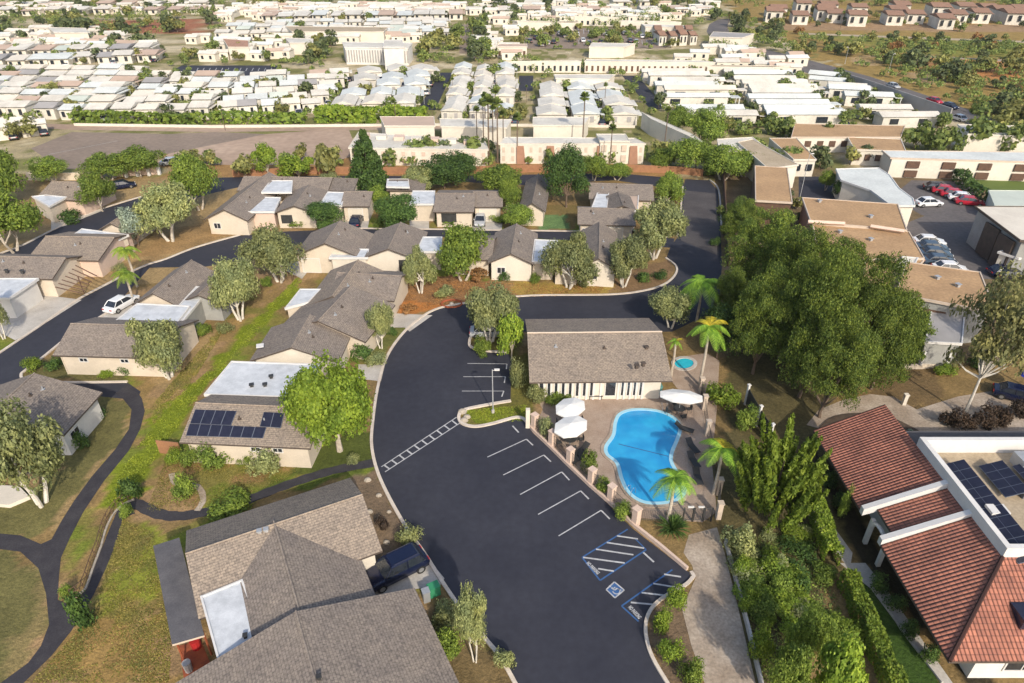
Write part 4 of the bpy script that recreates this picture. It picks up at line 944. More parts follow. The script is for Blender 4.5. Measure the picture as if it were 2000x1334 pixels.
# ---------------- vegetation ----------------
rg=np.random.RandomState(11)
def leafquads(ctr,nrm,size,asp=1.6,jit=.8,droop=0):
    """one quad per centre, facing roughly nrm"""
    n_=len(ctr); d=nrm+rg.normal(0,jit,(n_,3)); d/=np.linalg.norm(d,axis=1)[:,None]+1e-9
    a=rg.normal(0,1,(n_,3)); 
    if droop: a=a*(1-droop)+np.array([0,0,-3.])*droop
    a-=d*(a*d).sum(1)[:,None]; a/=np.linalg.norm(a,axis=1)[:,None]+1e-9
    b_=np.cross(d,a); s_=size*(.6+.8*rg.rand(n_))[:,None]
    a=a*s_*asp*.5; b_=b_*s_*.5
    return np.stack([ctr-a-b_*.6,ctr+a*.2-b_,ctr+a+b_*.3,ctr-a*.2+b_],1)
def unit_dirs(n_,low=-.6):
    v=rg.normal(0,1,(n_*3+40,3)); v/=np.linalg.norm(v,axis=1)[:,None]; v=v[v[:,2]>low][:n_]; return v
def crown_quads(r0,zb,n_,leafs,nl=14,lr=.5,asp=1.6,droop=0,shape='ell',gap=.0,jit=.7):
    """clumpy crown in a unit-height tree"""
    zc=(1+zb)/2; hz=(1-zb)/2
    if shape=='cone':
        zz=rg.rand(nl)**1.3; an=rg.rand(nl)*6.283; rr=r0*(1-zz)*.72+.02
        cs=np.stack([rr*np.cos(an),rr*np.sin(an),zb+(1-zb)*zz*.9],1); lrs=(r0*lr*(1.15-zz))[:,None]
        lz=lrs*1.3
    elif shape=='flame':
        an=rg.rand(nl)*6.283; q=np.sqrt(rg.rand(nl)); rr=r0*.8*q
        cs=np.stack([rr*np.cos(an),rr*np.sin(an),zb+hz*(.55+.9*rg.rand(nl)*(1-.5*q**2))],1); lrs=np.full((nl,1),r0*lr); lz=lrs*2.2
    else:
        d=unit_dirs(nl,-.75); q=((.60+.22*rg.rand(nl)) if nl==50 else (.34+.60*rg.rand(nl)))[:,None]
        cs=d*q*np.array([r0,r0,hz])+np.array([0,0,zc]); lrs=(r0*lr*(.65+.7*rg.rand(nl)))[:,None]; lz=lrs*(hz/r0)*.9 if hz<r0 else lrs*1.1
    if shape=='flame':
        an=rg.rand(nl)*6.283; q=np.sqrt(rg.rand(nl)); o=np.stack([r0*.62*q*np.cos(an),r0*.62*q*np.sin(an),.10+.42*rg.rand(nl)*(1.1-.6*q)],1)
        dr=np.stack([np.cos(an)*(.15+.55*q),np.sin(an)*(.15+.55*q),np.full(nl,1.)],1); dr/=np.linalg.norm(dr,axis=1)[:,None]
        ln=.30+.22*rg.rand(nl); k=rg.randint(0,nl,n_); t=rg.rand(n_)**.8; rad=.075*(1-t)**.7*np.sqrt(rg.rand(n_))+.004
        d=unit_dirs(n_,-1); c=o[k]+dr[k]*(t*ln[k])[:,None]+d*rad[:,None]; nrm=d+dr[k]*.1
        q_=leafquads(c,nrm,leafs,asp,.3,.0); return q_,o+dr*ln[:,None]*.5
    if shape=='puff': lz=lrs*.6
    k=rg.randint(0,nl,n_); d=unit_dirs(n_,-.7); rad=(.55+.5*rg.rand(n_)**.6)[:,None]
    wob=1+.25*np.sin(d[:,:1]*7+k[:,None])*np.cos(d[:,1:2]*6)
    c=cs[k]+np.concatenate([d[:,:2]*lrs[k],d[:,2:]*lz[k]],1)*rad*wob
    if droop: c[:,2]-=droop*.12*rg.rand(n_)
    nrm=d*.8+(c-np.array([0,0,zc]))/max(r0,hz)*.5+np.array([0,0,.25])
    return leafquads(c,nrm,leafs,asp,jit,droop*.7),cs
def trunk_mb(r0,zb,cs,tr=.022,multi=1,top=.6,branches=8):
    m_=MB(); tips=[cs[i] for i in rg.permutation(len(cs))[:branches]]
    for k in range(multi):
        a=6.283*k/multi+.5; off=(.10*r0 if multi>1 else 0); b0=Vector((off*math.cos(a),off*math.sin(a),-.01))
        m1=Vector((off*3.2*math.cos(a),off*3.2*math.sin(a),zb+.06)); mt=Vector((off*4*math.cos(a),off*4*math.sin(a),top))
        m_.tube([b0,(b0+m1)/2+Vector((.01,.005,0)),m1,mt],[tr*1.25,tr,tr*.85,tr*.35],7)
        for t_ in tips[k::multi]:
            e=Vector(t_); m_.tube([m1,(m1+e)/2+Vector((0,0,-.02)),e],[tr*.6,tr*.36,tr*.1],5)
    return m_
PROTO={}
def proto(kind,variants=3):
    if kind in PROTO: return PROTO[kind]
    K=dict(
     olive=dict(r0=.46,zb=.20,n_=16000,leafs=.021,nl=26,lr=.36,asp=2.0,droop=.5,lm='leaf_olive',bm='bark_white',multi=3),
     green=dict(r0=.47,zb=.12,n_=14000,leafs=.024,nl=22,lr=.42,asp=1.7,droop=.2,lm='leaf_green',bm='bark_pale',multi=2),
     round=dict(r0=.5,zb=.16,n_=22000,leafs=.024,nl=50,lr=.32,asp=1.4,lm='leaf_bright2',bm='bark_pale',multi=1,tr=.035),
     dark=dict(r0=.5,zb=.14,n_=16000,leafs=.024,nl=26,lr=.4,asp=1.4,lm='leaf_dark',bm='bark_brown',multi=1),
     pine=dict(r0=.47,zb=.0,n_=62000,leafs=.0105,nl=150,lr=.20,asp=1.3,lm='leaf_pine',bm='bark_brown',multi=1,jit=.9,shape='puff'),
     conifer=dict(r0=.34,zb=.02,n_=18000,leafs=.022,nl=90,lr=.40,asp=1.8,lm='leaf_dark',bm='bark_brown',multi=1,shape='cone'),
     juniper=dict(r0=.5,zb=0,n_=20000,leafs=.022,nl=85,lr=.15,asp=2.6,lm='leaf_green2',bm='bark_brown',multi=1,shape='flame'),
     bright=dict(r0=.46,zb=.1,n_=4200,leafs=.04,nl=18,lr=.42,asp=1.8,lm='leaf_bright',bm='bark_pale',multi=1),
     blue=dict(r0=.44,zb=.06,n_=4200,leafs=.036,nl=18,lr=.4,asp=1.6,lm='leaf_blue',bm='bark_brown',multi=1),
     sparse=dict(r0=.5,zb=.22,n_=6500,leafs=.019,nl=46,lr=.26,asp=1.8,lm='leaf_sparse',bm='bark_white',multi=1,tr=.016,top=.85,branches=24),
     shrub=dict(r0=.55,zb=-.1,n_=2600,leafs=.055,nl=12,lr=.5,asp=1.4,lm='leaf_green',bm=None),
     shrubb=dict(r0=.55,zb=-.1,n_=2600,leafs=.055,nl=12,lr=.5,asp=1.4,lm='leaf_hedge',bm=None),
     shrubd=dict(r0=.55,zb=-.1,n_=1300,leafs=.075,nl=9,lr=.55,asp=1.4,lm='leaf_dark',bm=None),
     shrubo=dict(r0=.55,zb=-.1,n_=2400,leafs=.055,nl=12,lr=.5,asp=1.4,lm='leaf_olive',bm=None),
     shrubr=dict(r0=.55,zb=-.1,n_=900,leafs=.08,nl=9,lr=.5,asp=1.4,lm='leaf_orange',bm=None),
     shrubn=dict(r0=.55,zb=-.1,n_=1300,leafs=.07,nl=9,lr=.5,asp=1.6,lm='leaf_brown',bm=None),
     far=dict(r0=.5,zb=.08,n_=420,leafs=.12,nl=8,lr=.5,asp=1.4,lm='leaf_far',bm='bark_brown',multi=1,branches=2),
     fardark=dict(r0=.5,zb=.05,n_=420,leafs=.12,nl=8,lr=.5,asp=1.4,lm='leaf_fardark',bm='bark_brown',multi=1,branches=2),
     fargreen=dict(r0=.5,zb=.05,n_=420,leafs=.12,nl=8,lr=.5,asp=1.4,lm='leaf_farg',bm='bark_brown',multi=1,branches=2),
     farorange=dict(r0=.5,zb=.0,n_=260,leafs=.12,nl=6,lr=.5,asp=1.4,lm='leaf_orange',bm='bark_brown',multi=1,branches=2),
    )[kind]
    K=dict(K); lm=K.pop('lm'); bm=K.pop('bm'); multi=K.pop('multi',1); tr=K.pop('tr',.022); top=K.pop('top',.6); br=K.pop('branches',9)
    if lm=='leaf_bright2': lm='leaf_round'; leaf('leaf_round',(.16,.25,.03),(.33,.44,.06),.35) if lm not in MAT else None
    if lm=='leaf_green2': lm='leaf_jun'; leaf('leaf_jun',(.13,.20,.024),(.31,.40,.06),.35) if lm not in MAT else None
    out=[]
    for v in range(variants):
        q,cs=crown_quads(**K); m_=MB(); m_.quads(q); cr=m_.mesh('crown' if bm else 'shrub',[lm])
        tk=trunk_mb(K['r0'],max(K['zb'],.05),cs,tr,multi,top,br).mesh('trunk',[bm]) if bm else None
        out.append((cr,tk))
    PROTO[kind]=(out,K['r0']); return PROTO[kind]
def tree(kind,bx,by,ty,rpx,label,cat='tree',name=None,group=None,v=None,world=None,h=None,r=None):
    """foot at photo point (bx,by), top row ty, crown radius rpx in photo pixels"""
    pr,r0=proto(kind)
    if world is None:
        p=G(bx,by); hh=h if h else max(.3,htop(bx,by,ty)); rad=r if r else rpx/scale_at(bx,by,hh*.6)
    else: p=Vector((world[0],world[1],0)); hh=h; rad=r
    cr,tk=pr[rnd.randrange(len(pr)) if v is None else v]
    sx=rad/r0; az=rnd.random()*6.28
    if tk is None:
        o=bpy.data.objects.new(name or 'shrub',cr); C.objects.link(o); o.location=p; o.scale=(sx,sx,hh); o.rotation_euler=(0,0,az); return tag(o,label,cat,group)
    e=thing(name or 'tree',p,label,cat,group); e.scale=(sx,sx,hh); e.rotation_euler=(0,0,az)
    for nm,me_ in (('trunk',tk),('crown',cr)):
        o=bpy.data.objects.new(nm,me_); C.objects.link(o); o.parent=e
    return e
TR=[ # kind, foot x,y, top y, radius px, label
('olive',470,625,498,50,'grey green tree on the bank between the two long rows of brown roofs'),
('olive',548,550,440,60,'taller pale trunked tree behind the long attached row, left of the middle row gable'),
('olive',331,738,612,58,'willowy tree overhanging the cream wall of the house at the left road bend'),
('olive',82,985,795,84,'large willowy tree with forked white trunks at the left edge'),
('olive',745,680,590,27,'slim pale tree standing by the kerb right of the long attached row'),
('olive',958,668,553,54,'grey green tree on the small island at the head of the parking bay'),
('olive',928,1292,1142,32,'narrow olive tree in the kerbside bed beside the foreground house'),
('olive',822,572,478,30,'thin forked tree on the reddish bed left of the ring road lawn'),
('green',905,548,432,52,'leafy yellow green tree before the middle row houses'),
('olive',1112,562,455,54,'twin trunked olive tree on the yellow lawn above the kerb'),
('olive',1217,560,466,42,'olive tree beside the pale gable end at the ring road corner'),
('olive',1276,505,395,56,'broad olive tree overhanging the corner of the ring road'),
('green',1302,402,333,28,'small green tree in the strip left of the upper ring road'),
('green',1012,450,395,32,'low bushy green tree right of the parked white car'),
('green',995,420,338,20,'narrow green tree behind the parked white car'),
('olive',335,470,352,62,'wide olive tree above the orange earth bank at left'),
('green',392,410,292,42,'tall yellow green tree behind the wide olive tree'),
('blue',272,480,405,26,'blue grey spruce like tree left of the wide olive tree'),
('green',200,412,338,34,'bushy tree beside the small tan roofed house'),
('green',30,492,372,60,'tree at the left edge above the upper left street'),
('green',15,400,275,55,'big tree at the left edge near the grey car park'),
('green',105,356,308,38,'rounded tree at the corner of the grey car park'),
('green',215,352,300,42,'left tree of the hedge like group below the grey car park'),
('green',275,345,285,45,'right tree of the hedge like group below the grey car park'),
('olive',8,662,545,22,'tall narrow tree cut by the left edge beside the concrete drive'),
('round',664,880,698,90,'large round bright green tree beside the kerb and the solar roofed house'),
('dark',785,455,382,44,'ball shaped dark green tree in front of the back row houses'),
('dark',638,452,396,38,'low spreading dark green tree left of the dark blue car'),
('dark',1106,405,288,48,'tall rounded dark tree behind the narrow back row house'),
('conifer',722,378,240,48,'tall dark conical pine rising behind the back row'),
('green',738,408,360,22,'small tree between the dark blue car and the ball shaped tree'),
('olive',822,382,326,32,'pale grey green tree right of the conical pine'),
('dark',868,368,305,52,'dark green tree right of the pale grey green tree'),
('dark',905,350,302,34,'dark green tree at the back street left of the narrow roofed house'),
('green',975,382,318,44,'mid green tree over the back street behind the white car'),
('olive',652,382,336,20,'small grey tree on the back street left of the conical pine'),
('bright',1000,700,610,28,'small yellow green tree against the left end of the clubhouse'),
('far',482,352,305,24,'small olive street tree by the orange fence left of the back street'),
('bright',585,352,300,36,'rounded lime green tree before the pink car park'),
('bright',525,345,280,24,'thin yellowish tree before the pink car park'),
('far',640,345,278,22,'bare looking pale tree left of the conical pine before the pink car park'),
('green',1160,352,300,30,'green tree right of the tall rounded dark tree'),
('green',1205,352,315,26,'small green tree by the orange fence at the back street'),
('green',1325,262,205,30,'green tree left of the pair towering above the ring road bend'),
('green',1375,292,215,42,'tall green tree above the ring road bend'),
('green',1345,335,268,48,'wide green tree over the orange fence at the ring road bend'),
('green',1410,352,280,44,'bushy green tree at the right side of the ring road bend'),
('green',1452,345,292,34,'green tree left of the salmon gravel roof'),
('green',1295,330,288,30,'low green tree behind the orange fence'),
('pine',1440,480,385,48,'loose green tree between the ring road and the salmon roof'),
('pine',1478,590,405,85,'large pine behind the biggest pine, beside the ring road'),
('pine',1560,775,478,92,'large pine in the middle foreground of the big group right of the pool'),
('pine',1652,770,498,98,'widest pine of the big group, its right half over the grey annex side'),
('pine',1600,815,600,85,'nearest pine of the big group, hanging over the curved walkway'),
('pine',1612,640,462,78,'pine at the back of the big group against the link building'),
('pine',1520,700,560,70,'pine at the left of the big group behind the white posts'),
('pine',1735,740,600,48,'small pine at the right tip of the big group'),
('pine',1470,730,520,75,'dark green pine just right of the yellow palm'),
('pine',1700,760,560,80,'pine spreading right towards the grey stucco annex'),
('pine',1545,650,440,85,'pine in the middle of the big group, below the stepped condominium roofs'),
('pine',1420,640,520,40,'slender pine at the edge of the ring road behind the palms'),
('green',1775,690,612,30,'small bright tree in front of the grey stucco annex'),
('juniper',1500,1015,815,92,'large upright feathery juniper below the white posts'),
('sparse',1882,812,520,105,'bare white trunked tree with thin foliage beside the walkway'),
('sparse',2010,760,560,80,'second thin leaved tree cut by the right edge'),
('bright',1605,1400,1255,46,'bright green pine like tree at the bottom beside the hedge'),
('green',1520,1380,1255,44,'dense green bush tree at the bottom left of the bright one'),
('green',1560,1300,1190,40,'leafy small tree in the shaded slope near the bottom'),
('olive',1310,640,565,42,'shaded grey green tree behind the right end of the clubhouse'),
('dark',1400,700,600,40,'dark shaded tree between the yellow palm and the pines'),
]
for i,(x,y) in enumerate(((1712,1150),(1742,1190),(1775,1240),(1812,1290),(1640,990),(1620,950))): SHX=(x,y); tree('shrubd',x,y,y-26,16,ordn(i)+' dark shrub along the shaded foot of the tiled building','shrub','shrub')
names=dict(olive='olive_tree',green='leafy_tree',round='round_tree',dark='dark_tree',pine='pine_tree',conifer='conical_pine',juniper='juniper',bright='bright_tree',blue='blue_spruce',sparse='bare_branched_tree',far='street_tree')
for k,bx,by,ty,r_,lab in TR: tree(k,bx,by,ty,r_,lab,'tree',names[k])
SH=[ # shrubs
('shrubb',68,722,700,16,'bright round shrub at the tip of the left road bend'),('shrubd',108,722,702,15,'dark shrub second from the tip of the left road bend'),
('shrubr',150,722,712,14,'brownish shrub before the cream wall at the left road bend'),('shrubd',180,722,710,10,'small dark shrub before the cream wall at the left road bend'),('shrubd',245,730,714,12,'dark green shrub at the right end of the cream wall bed'),
('shrubb',210,733,722,14,'low bright shrub in the cream wall bed'),
('shrubd',192,815,798,14,'dark shrub against the white side wall by the curving path'),('shrubd',162,872,845,15,'dark shrub at the near corner of the white side wall'),
('shrubb',343,905,880,16,'yellow green shrub left below the solar roof'),('shrub',376,908,880,18,'dark green shrub second from left below the solar roof'),('shrub',416,912,876,28,'largest shrub of the bed below the solar roof'),('shrub',482,905,886,14,'small shrub in the middle of the solar house wall'),('olive',525,922,875,30,'low spreading pale plant before the solar house wall'),
('shrubd',258,975,940,20,'dark bush where the two asphalt paths nearly meet'),('shrub',250,1010,985,12,'small bush at the upper end of the middle path'),('shrubd',165,1222,1160,22,'spiky dark bush right of the path fork'),('shrub',135,1165,1145,11,'small green bush at the sandy tip between the paths'),
('shrub',365,970,935,20,'agave like green plant on the sandy ground below the solar house'),('shrub',455,1000,975,36,'long green shrub along the path behind the foreground house'),
('shrubd',708,705,675,20,'dark shrub by the porch of the long attached row'),('shrubo',735,710,690,20,'olive shrub at the kerb side of the long attached row'),('shrubd',765,655,640,10,'small dark shrub by the concrete drive of the long row'),
('shrubo',870,1230,1195,26,'brownish shrub right of the foreground roof'),('shrub',880,1290,1240,26,'green shrub at the foot of the narrow olive tree'),('shrubo',870,1200,1180,20,'dusty shrub by the green bin in the kerbside bed'),('shrubo',985,1300,1270,20,'dry shrub at the bottom of the kerbside bed'),
('shrubo',800,1060,1030,22,'dry shrub on the gravel bed above the blue car'),('shrubn',745,1035,1015,14,'low brown plant under the eave beside the gravel bed'),
('shrubb',1408,790,750,30,'rounded olive green shrub right of the pool umbrella'),('shrub',1250,772,745,11,'dark green bush against the white clubhouse wall'),('shrubo',1048,785,752,18,'bush at the left end of the clubhouse front'),('shrub',1090,785,770,24,'low hedge plant along the clubhouse front'),('shrubo',1065,850,818,18,'green bush between the first two fence pillars'),
('shrub',1150,915,885,16,'shrub inside the pool fence with broad leaves'),('shrub',1175,960,938,16,'small shrub inside the pool fence by the fifth pillar'),('shrub',1215,1010,985,18,'shrub inside the fence near the last pillar'),
('shrubb',1318,1185,1150,20,'yellow green shrub at the top of the curved planter'),('shrubb',1288,1230,1192,18,'variegated spiky plant in the curved planter'),('shrubb',1305,1290,1252,22,'round lime shrub in the middle of the curved planter'),('shrub',1350,1334,1298,24,'leafy green plant at the bottom of the curved planter'),
('shrubo',1440,1085,1030,30,'olive bush right of the top of the concrete path'),('shrubb',1443,1125,1090,15,'round shrub on the wall right of the concrete path'),('shrubb',1460,1190,1150,20,'second round shrub along the wall of the concrete path'),('shrubb',1480,1290,1235,22,'tall lime shrub low on the slope by the concrete path'),
('shrub',1215,500,485,14,'shrub by the ring road corner house'),('shrubd',1255,548,532,14,'dark shrub left in the bed of the ring road corner'),('shrubd',1290,545,530,12,'dark shrub at the tip bed of the ring road corner'),('shrubb',1300,430,395,24,'lime shrub by the upper ring road kerb'),('shrubb',1310,395,360,22,'yellowish shrub behind the upper ring road kerb'),
('shrubb',1180,450,428,24,'bright shrub before the detached back row house'),('shrub',975,432,420,18,'low hedge before the garage of the white car house'),('shrub',590,438,425,26,'low hedge before the second back row house'),('shrub',880,432,420,30,'long hedge under the porch of the white car house'),
('shrubr',935,545,525,20,'reddish shrub mass left of the pointed cream gable'),('shrubo',870,580,560,18,'dry shrub beside the red mulch ring'),('shrubr',800,608,596,16,'orange flowering shrub at the kerb above the concrete drive'),
('shrubr',240,500,480,14,'rust coloured shrub in the red fenced garden'),('shrubd',140,432,412,22,'dark shrub in the drive of the small tan house'),
('shrub',1455,840,800,22,'dark leafy shrub below the rounded olive shrub'),('shrub',945,690,662,20,'small bush under the island tree'),('shrubo',1010,760,700,14,'olive bush left of the clubhouse eave'),('shrub',840,545,515,18,'dark bush under the thin forked tree'),
('shrubd',1910,720,690,20,'dark shrub under the bare white trunked tree'),('shrubb',1845,730,712,20,'green shrub on the brown earth before the grey annex'),
('shrub',1640,1015,960,10,'climbing plant at the corner of the tiled roof'),
]
SH+=[(k,x,y,y-r_*1.5,r_,l) for k,x,y,r_,l in (
('shrubd',425,443,9,'dark shrub at the corner of the big sloping roofed house'),('shrub',505,438,11,'green shrub before the pinkish wall of the back row'),('shrubo',552,436,9,'dusty shrub left of the long low hedge'),
('shrub',742,445,10,'shrub at the foot of the small tree by the dark blue car'),('shrubo',862,438,8,'small shrub left of the long porch hedge'),('shrubd',1032,430,9,'dark shrub by the narrow roofed house'),
('shrub',606,528,9,'shrub before the high gable of the middle row'),('shrubd',660,527,10,'dark shrub below the white strip roof'),('shrub',752,528,10,'shrub before the pale gable of the middle row'),('shrubo',795,545,12,'dusty shrub at the porch of the middle row'),
('shrubd',985,548,11,'dark shrub left of the pointed cream gable foot'),('shrub',1045,552,10,'green shrub right of the pointed cream gable foot'),('shrubo',1140,560,9,'small olive shrub between the twin trunks and pale gable'),
('shrub',400,655,14,'shrub beside the white roof strip of the left bend house'),('shrubd',372,668,13,'dark shrub in the shade behind the left bend house'),('shrubo',440,650,14,'dusty shrub on the bank under the willowy row'),
('shrub',520,560,12,'shrub behind the taller pale trunked tree'),('shrubd',395,560,10,'dark shrub left of the brown roof by the left road'),('shrubo',235,530,11,'dusty shrub on the verge of the left road'),
('shrub',575,905,12,'green shrub at the right end of the solar house wall'),('shrubo',690,905,12,'dusty shrub under the large round tree'),('shrub',120,515,10,'shrub beside the pinkish walled house'),
('shrubd',1395,480,10,'dark shrub on the right kerb of the upper ring road'),('shrub',1385,345,14,'green shrub at the outside of the ring road bend'))]
for k,bx,by,ty,r_,lab in SH:
    tree(k,bx,by,ty,r_,lab,'shrub','shrub') if k!='olive' else tree('shrubo',bx,by,ty,r_,lab,'shrub','shrub')
# shrubs covering the shaded slope between path and tiled building
k_=0
SL=W([(1440,1060),(1560,1030),(1625,1150),(1700,1334),(1480,1334)])
cand=sorted([(1440+rnd.random()*250,1040+rnd.random()*300) for _ in range(80)],key=lambda q:q[1])
for x,y in cand:
    if k_>=44: break
    g_=G(x,y)
    if inpoly(np.array([g_.x]),np.array([g_.y]),SL)[0]:
        kd=rnd.choice(['shrub','shrub','shrubo','shrubb','shrubd']); h_=.6+rnd.random()*.9
        tree(kd,x,y,0,0,ordn(k_)+' '+('dusty' if kd=='shrubo' else 'bright' if kd=='shrubb' else 'green')+' bush from the gate on the slope right of the concrete path','shrub','shrub','bushes on the slope by the concrete path',h=h_,r=.5+rnd.random()*.7); k_+=1
# clipped brown shrubs
for i,(x,y) in enumerate(((1855,835),(1888,836),(1922,832),(1952,826),(1982,812))):
    tree('shrubn',x,y,y-34,19,ordn(i)+' clipped brown shrub from the left in the row by the walkway','shrub','shrub','clipped brown shrubs by the walkway')
# round trees row at right
for i,(x,y,r_) in enumerate(((1618,276,18),(1530,268,20),(1785,292,26),(1818,298,24),(1850,300,22),(1905,296,30),(1940,294,24),(1975,302,28),(1838,255,16),(1905,244,20),(1568,396-10,0))):
    if r_: tree('fargreen',x,y,y-r_*2.1,r_,'round green tree '+['near the slanting orange roof','at the bright white block','first from left before the balconied block','second from left before the balconied block','third from left before the balconied block','fourth from left before the balconied block','fifth from left before the balconied block','at the right end before the balconied block','lime coloured at the highway verge','lime coloured beside the highway at right'][i],'tree','round_tree')
for i,(x,y) in enumerate(((1612,372),(1640,392),(1672,388),(1697,396),(1722,398),(1748,405))):
    tree('dark' if i%2 else 'green',x,y,y-42+3*i,17,ordn(i)+' from left of the clipped trees along the white roofed block','tree','clipped_tree','clipped trees by the white roofed block')
for i,(x,y,r_) in enumerate(((1495,345,20),(1545,322,16),(1600,330,24),(1460,325,18),(1660,322,20),(1530,402,16),(1485,420,18),(1555,410,14),(1565,438,14),(1410,420,10),(1412,460,10),(1690,318,20))):
    tree(['fargreen','far','fardark'][i%3],x,y,y-r_*1.9,r_,'bushy tree '+['left of the slanting orange roof','before the slanting orange roof','behind the navy shaded yard','above the salmon gravel roof','right of the navy shaded yard','at the foot of the salmon roofed condominium','below the salmon roofed condominium','in the gap beside the stepped condominium','against the left end of the stepped condominium','small, by the right kerb of the upper ring road','small, by the right kerb lower on the ring road','behind the white roofed block'][i],'tree','bushy_tree')
# hedges
def hedge(px,wid,h,label,m_='leaf_hedge',dens=800,ls=.13):
    p=smooth(W(px),8); pts=[];nr=[]
    for i in range(len(p)-1):
        a=Vector(p[i]);b=Vector(p[i+1]); L_=(b-a).length; nn=Vector((-(b-a).y,(b-a).x)).normalized()
        for k in range(int(L_*dens)):
            t=rnd.random(); s_=rnd.uniform(-1,1); side=rnd.random()
            if side<.45: off=s_*wid/2; z=h+rnd.uniform(-.15,.12); nv=(0,0,1)
            else: sg=1 if side<.72 else -1; off=sg*wid/2*rnd.uniform(.85,1.1); z=rnd.random()*h; nv=(nn.x*sg,nn.y*sg,.3)
            q=a+(b-a)*t+nn*off*(1+.15*math.sin(i*1.3)); pts.append((q.x,q.y,z*(1+.08*math.sin(i*.9)))); nr.append(nv)
    m2=MB(); m2.quads(leafquads(np.array(pts),np.array(nr),ls,1.4,.6)); 
    solo('hedge',m2,m_,label,'hedge')
hedge([(1572,960),(1590,1010),(1622,1105)],1.1,1.7,'upper lime green hedge between the slope and the tiled building walk')
hedge([(1648,1140),(1683,1220),(1735,1345),(1760,1410)],1.0,1.6,'lower lime green hedge beside the dark lawn strip')
hedge([(620,236),(740,237)],4,3,'left half of the bright hedge along the trailer park wall',dens=60,ls=.8); hedge([(748,236),(832,238)],4,3,'right half of the bright hedge along the trailer park wall',dens=60,ls=.8)
hedge([(408,240),(600,240)],2.5,2.2,'low green hedge along the far street left of the bright hedge','leaf_green',dens=24,ls=.8)
hedge([(145,238),(400,243)],2.5,2.2,'long low hedge at the left along the far street','leaf_green',dens=24,ls=.8)
hedge([(1870,350),(1900,385),(1935,400)],2.0,2.0,'dark clipped hedge behind the parked red cars','leaf_dark',60,.4)
# palms
def palm(bx,by,ty,rpx,label,nf=13,mixy=0,name='palm_tree',trunk_r=.14,lm='leaf_palm',droop=1.0):
    p=G(bx,by); h=htop(bx,by,ty)*.93; R=rpx/scale_at(bx,by,h); e=thing(name,p,label,'palm tree')
    m_=MB(); m_.tube([(p.x,p.y,0),(p.x+.06,p.y,h*.5),(p.x,p.y,h)],[trunk_r*1.2,trunk_r,trunk_r*.8],8); part('trunk',m_,'bark_pale',e)
    for f_ in range(nf):
        az=6.283*f_/nf+rnd.random()*.4; up=rnd.uniform(.15,1.0); m_=MB(); sp=[]
        for k in range(10):
            t=k/9; rr=R*1.15*t; z=h+R*(up*t*1.2-droop*1.25*t*t); sp.append(Vector((p.x+rr*math.cos(az),p.y+rr*math.sin(az),z)))
        m_.tube(sp,[.03]*9+[.01],4); sd=Vector((-math.sin(az),math.cos(az),0)); lw=R*.30
        for k in range(1,28):
            t=k/28; i=int(t*9); q=sp[i].lerp(sp[min(9,i+1)],t*9-i); l_=lw*math.sin(math.pi*(.12+.86*t))**.7
            d=(sp[min(9,i+1)]-sp[i]).normalized()
            for sg in (-1,1):
                tip=q+sd*sg*l_+d*l_*.45-Vector((0,0,l_*.35)); wv=d*.055*R*.45
                m_.face([q-wv,q+wv,tip+wv*.3,tip-wv*.3])
        part('frond',m_,'leaf_yellow' if f_<mixy else lm,e)
    return e
palm(1303,1022,925,44,'arching green palm standing over the near end of the swimming pool',11)
palm(1393,965,868,45,'palm with yellow and green fronds right of the swimming pool',10,4)
palm(1366,752,628,42,'yellow green palm beside the small round spa',11,5); palm(1360,628,545,45,'broad green palm behind the spa at the ring road corner',11)
palm(1310,735,660,16,'slim palm at the right end of the clubhouse roof',7,2)
palm(268,560,482,26,'bright yellow green palm like shrub by the left road, upper one',16,lm='leaf_bright'); palm(262,592,528,24,'bright yellow green palm like shrub by the left road, lower one',16,lm='leaf_bright')
def spiky(bx,by,rpx,label,lm='leaf_green',nf=60,h=1.0):
    p=G(bx,by); R=rpx/scale_at(bx,by); m_=MB()
    for k in range(nf):
        az=rnd.random()*6.283; el=rnd.uniform(.15,1.45); d=Vector((math.cos(az)*math.cos(el),math.sin(az)*math.cos(el),math.sin(el)*h)); sd=Vector((-math.sin(az),math.cos(az),0))*.05
        a=Vector((p.x,p.y,.1)); b_=a+d*R*.6; c=a+d*R-Vector((0,0,R*.15)); m_.face([a-sd*.6,a+sd*.6,b_+sd,b_-sd]); m_.face([b_-sd,b_+sd,c])
    solo('spiky_plant',m_,lm,label,'plant')
spiky(1312,1035,40,'large dark spiky plant at the corner outside the pool gate','leaf_dark',150); spiky(1290,1225,20,'spiky plant in the curved planter beside the parking hatch','leaf_hedge',60); spiky(1350,1325,22,'spiky plant at the bottom of the curved planter','leaf_green',60)
spiky(365,965,18,'green agave on the sandy patch below the solar house','leaf_green',50); spiky(162,1205,18,'spiky plant at the path fork','leaf_dark',50)
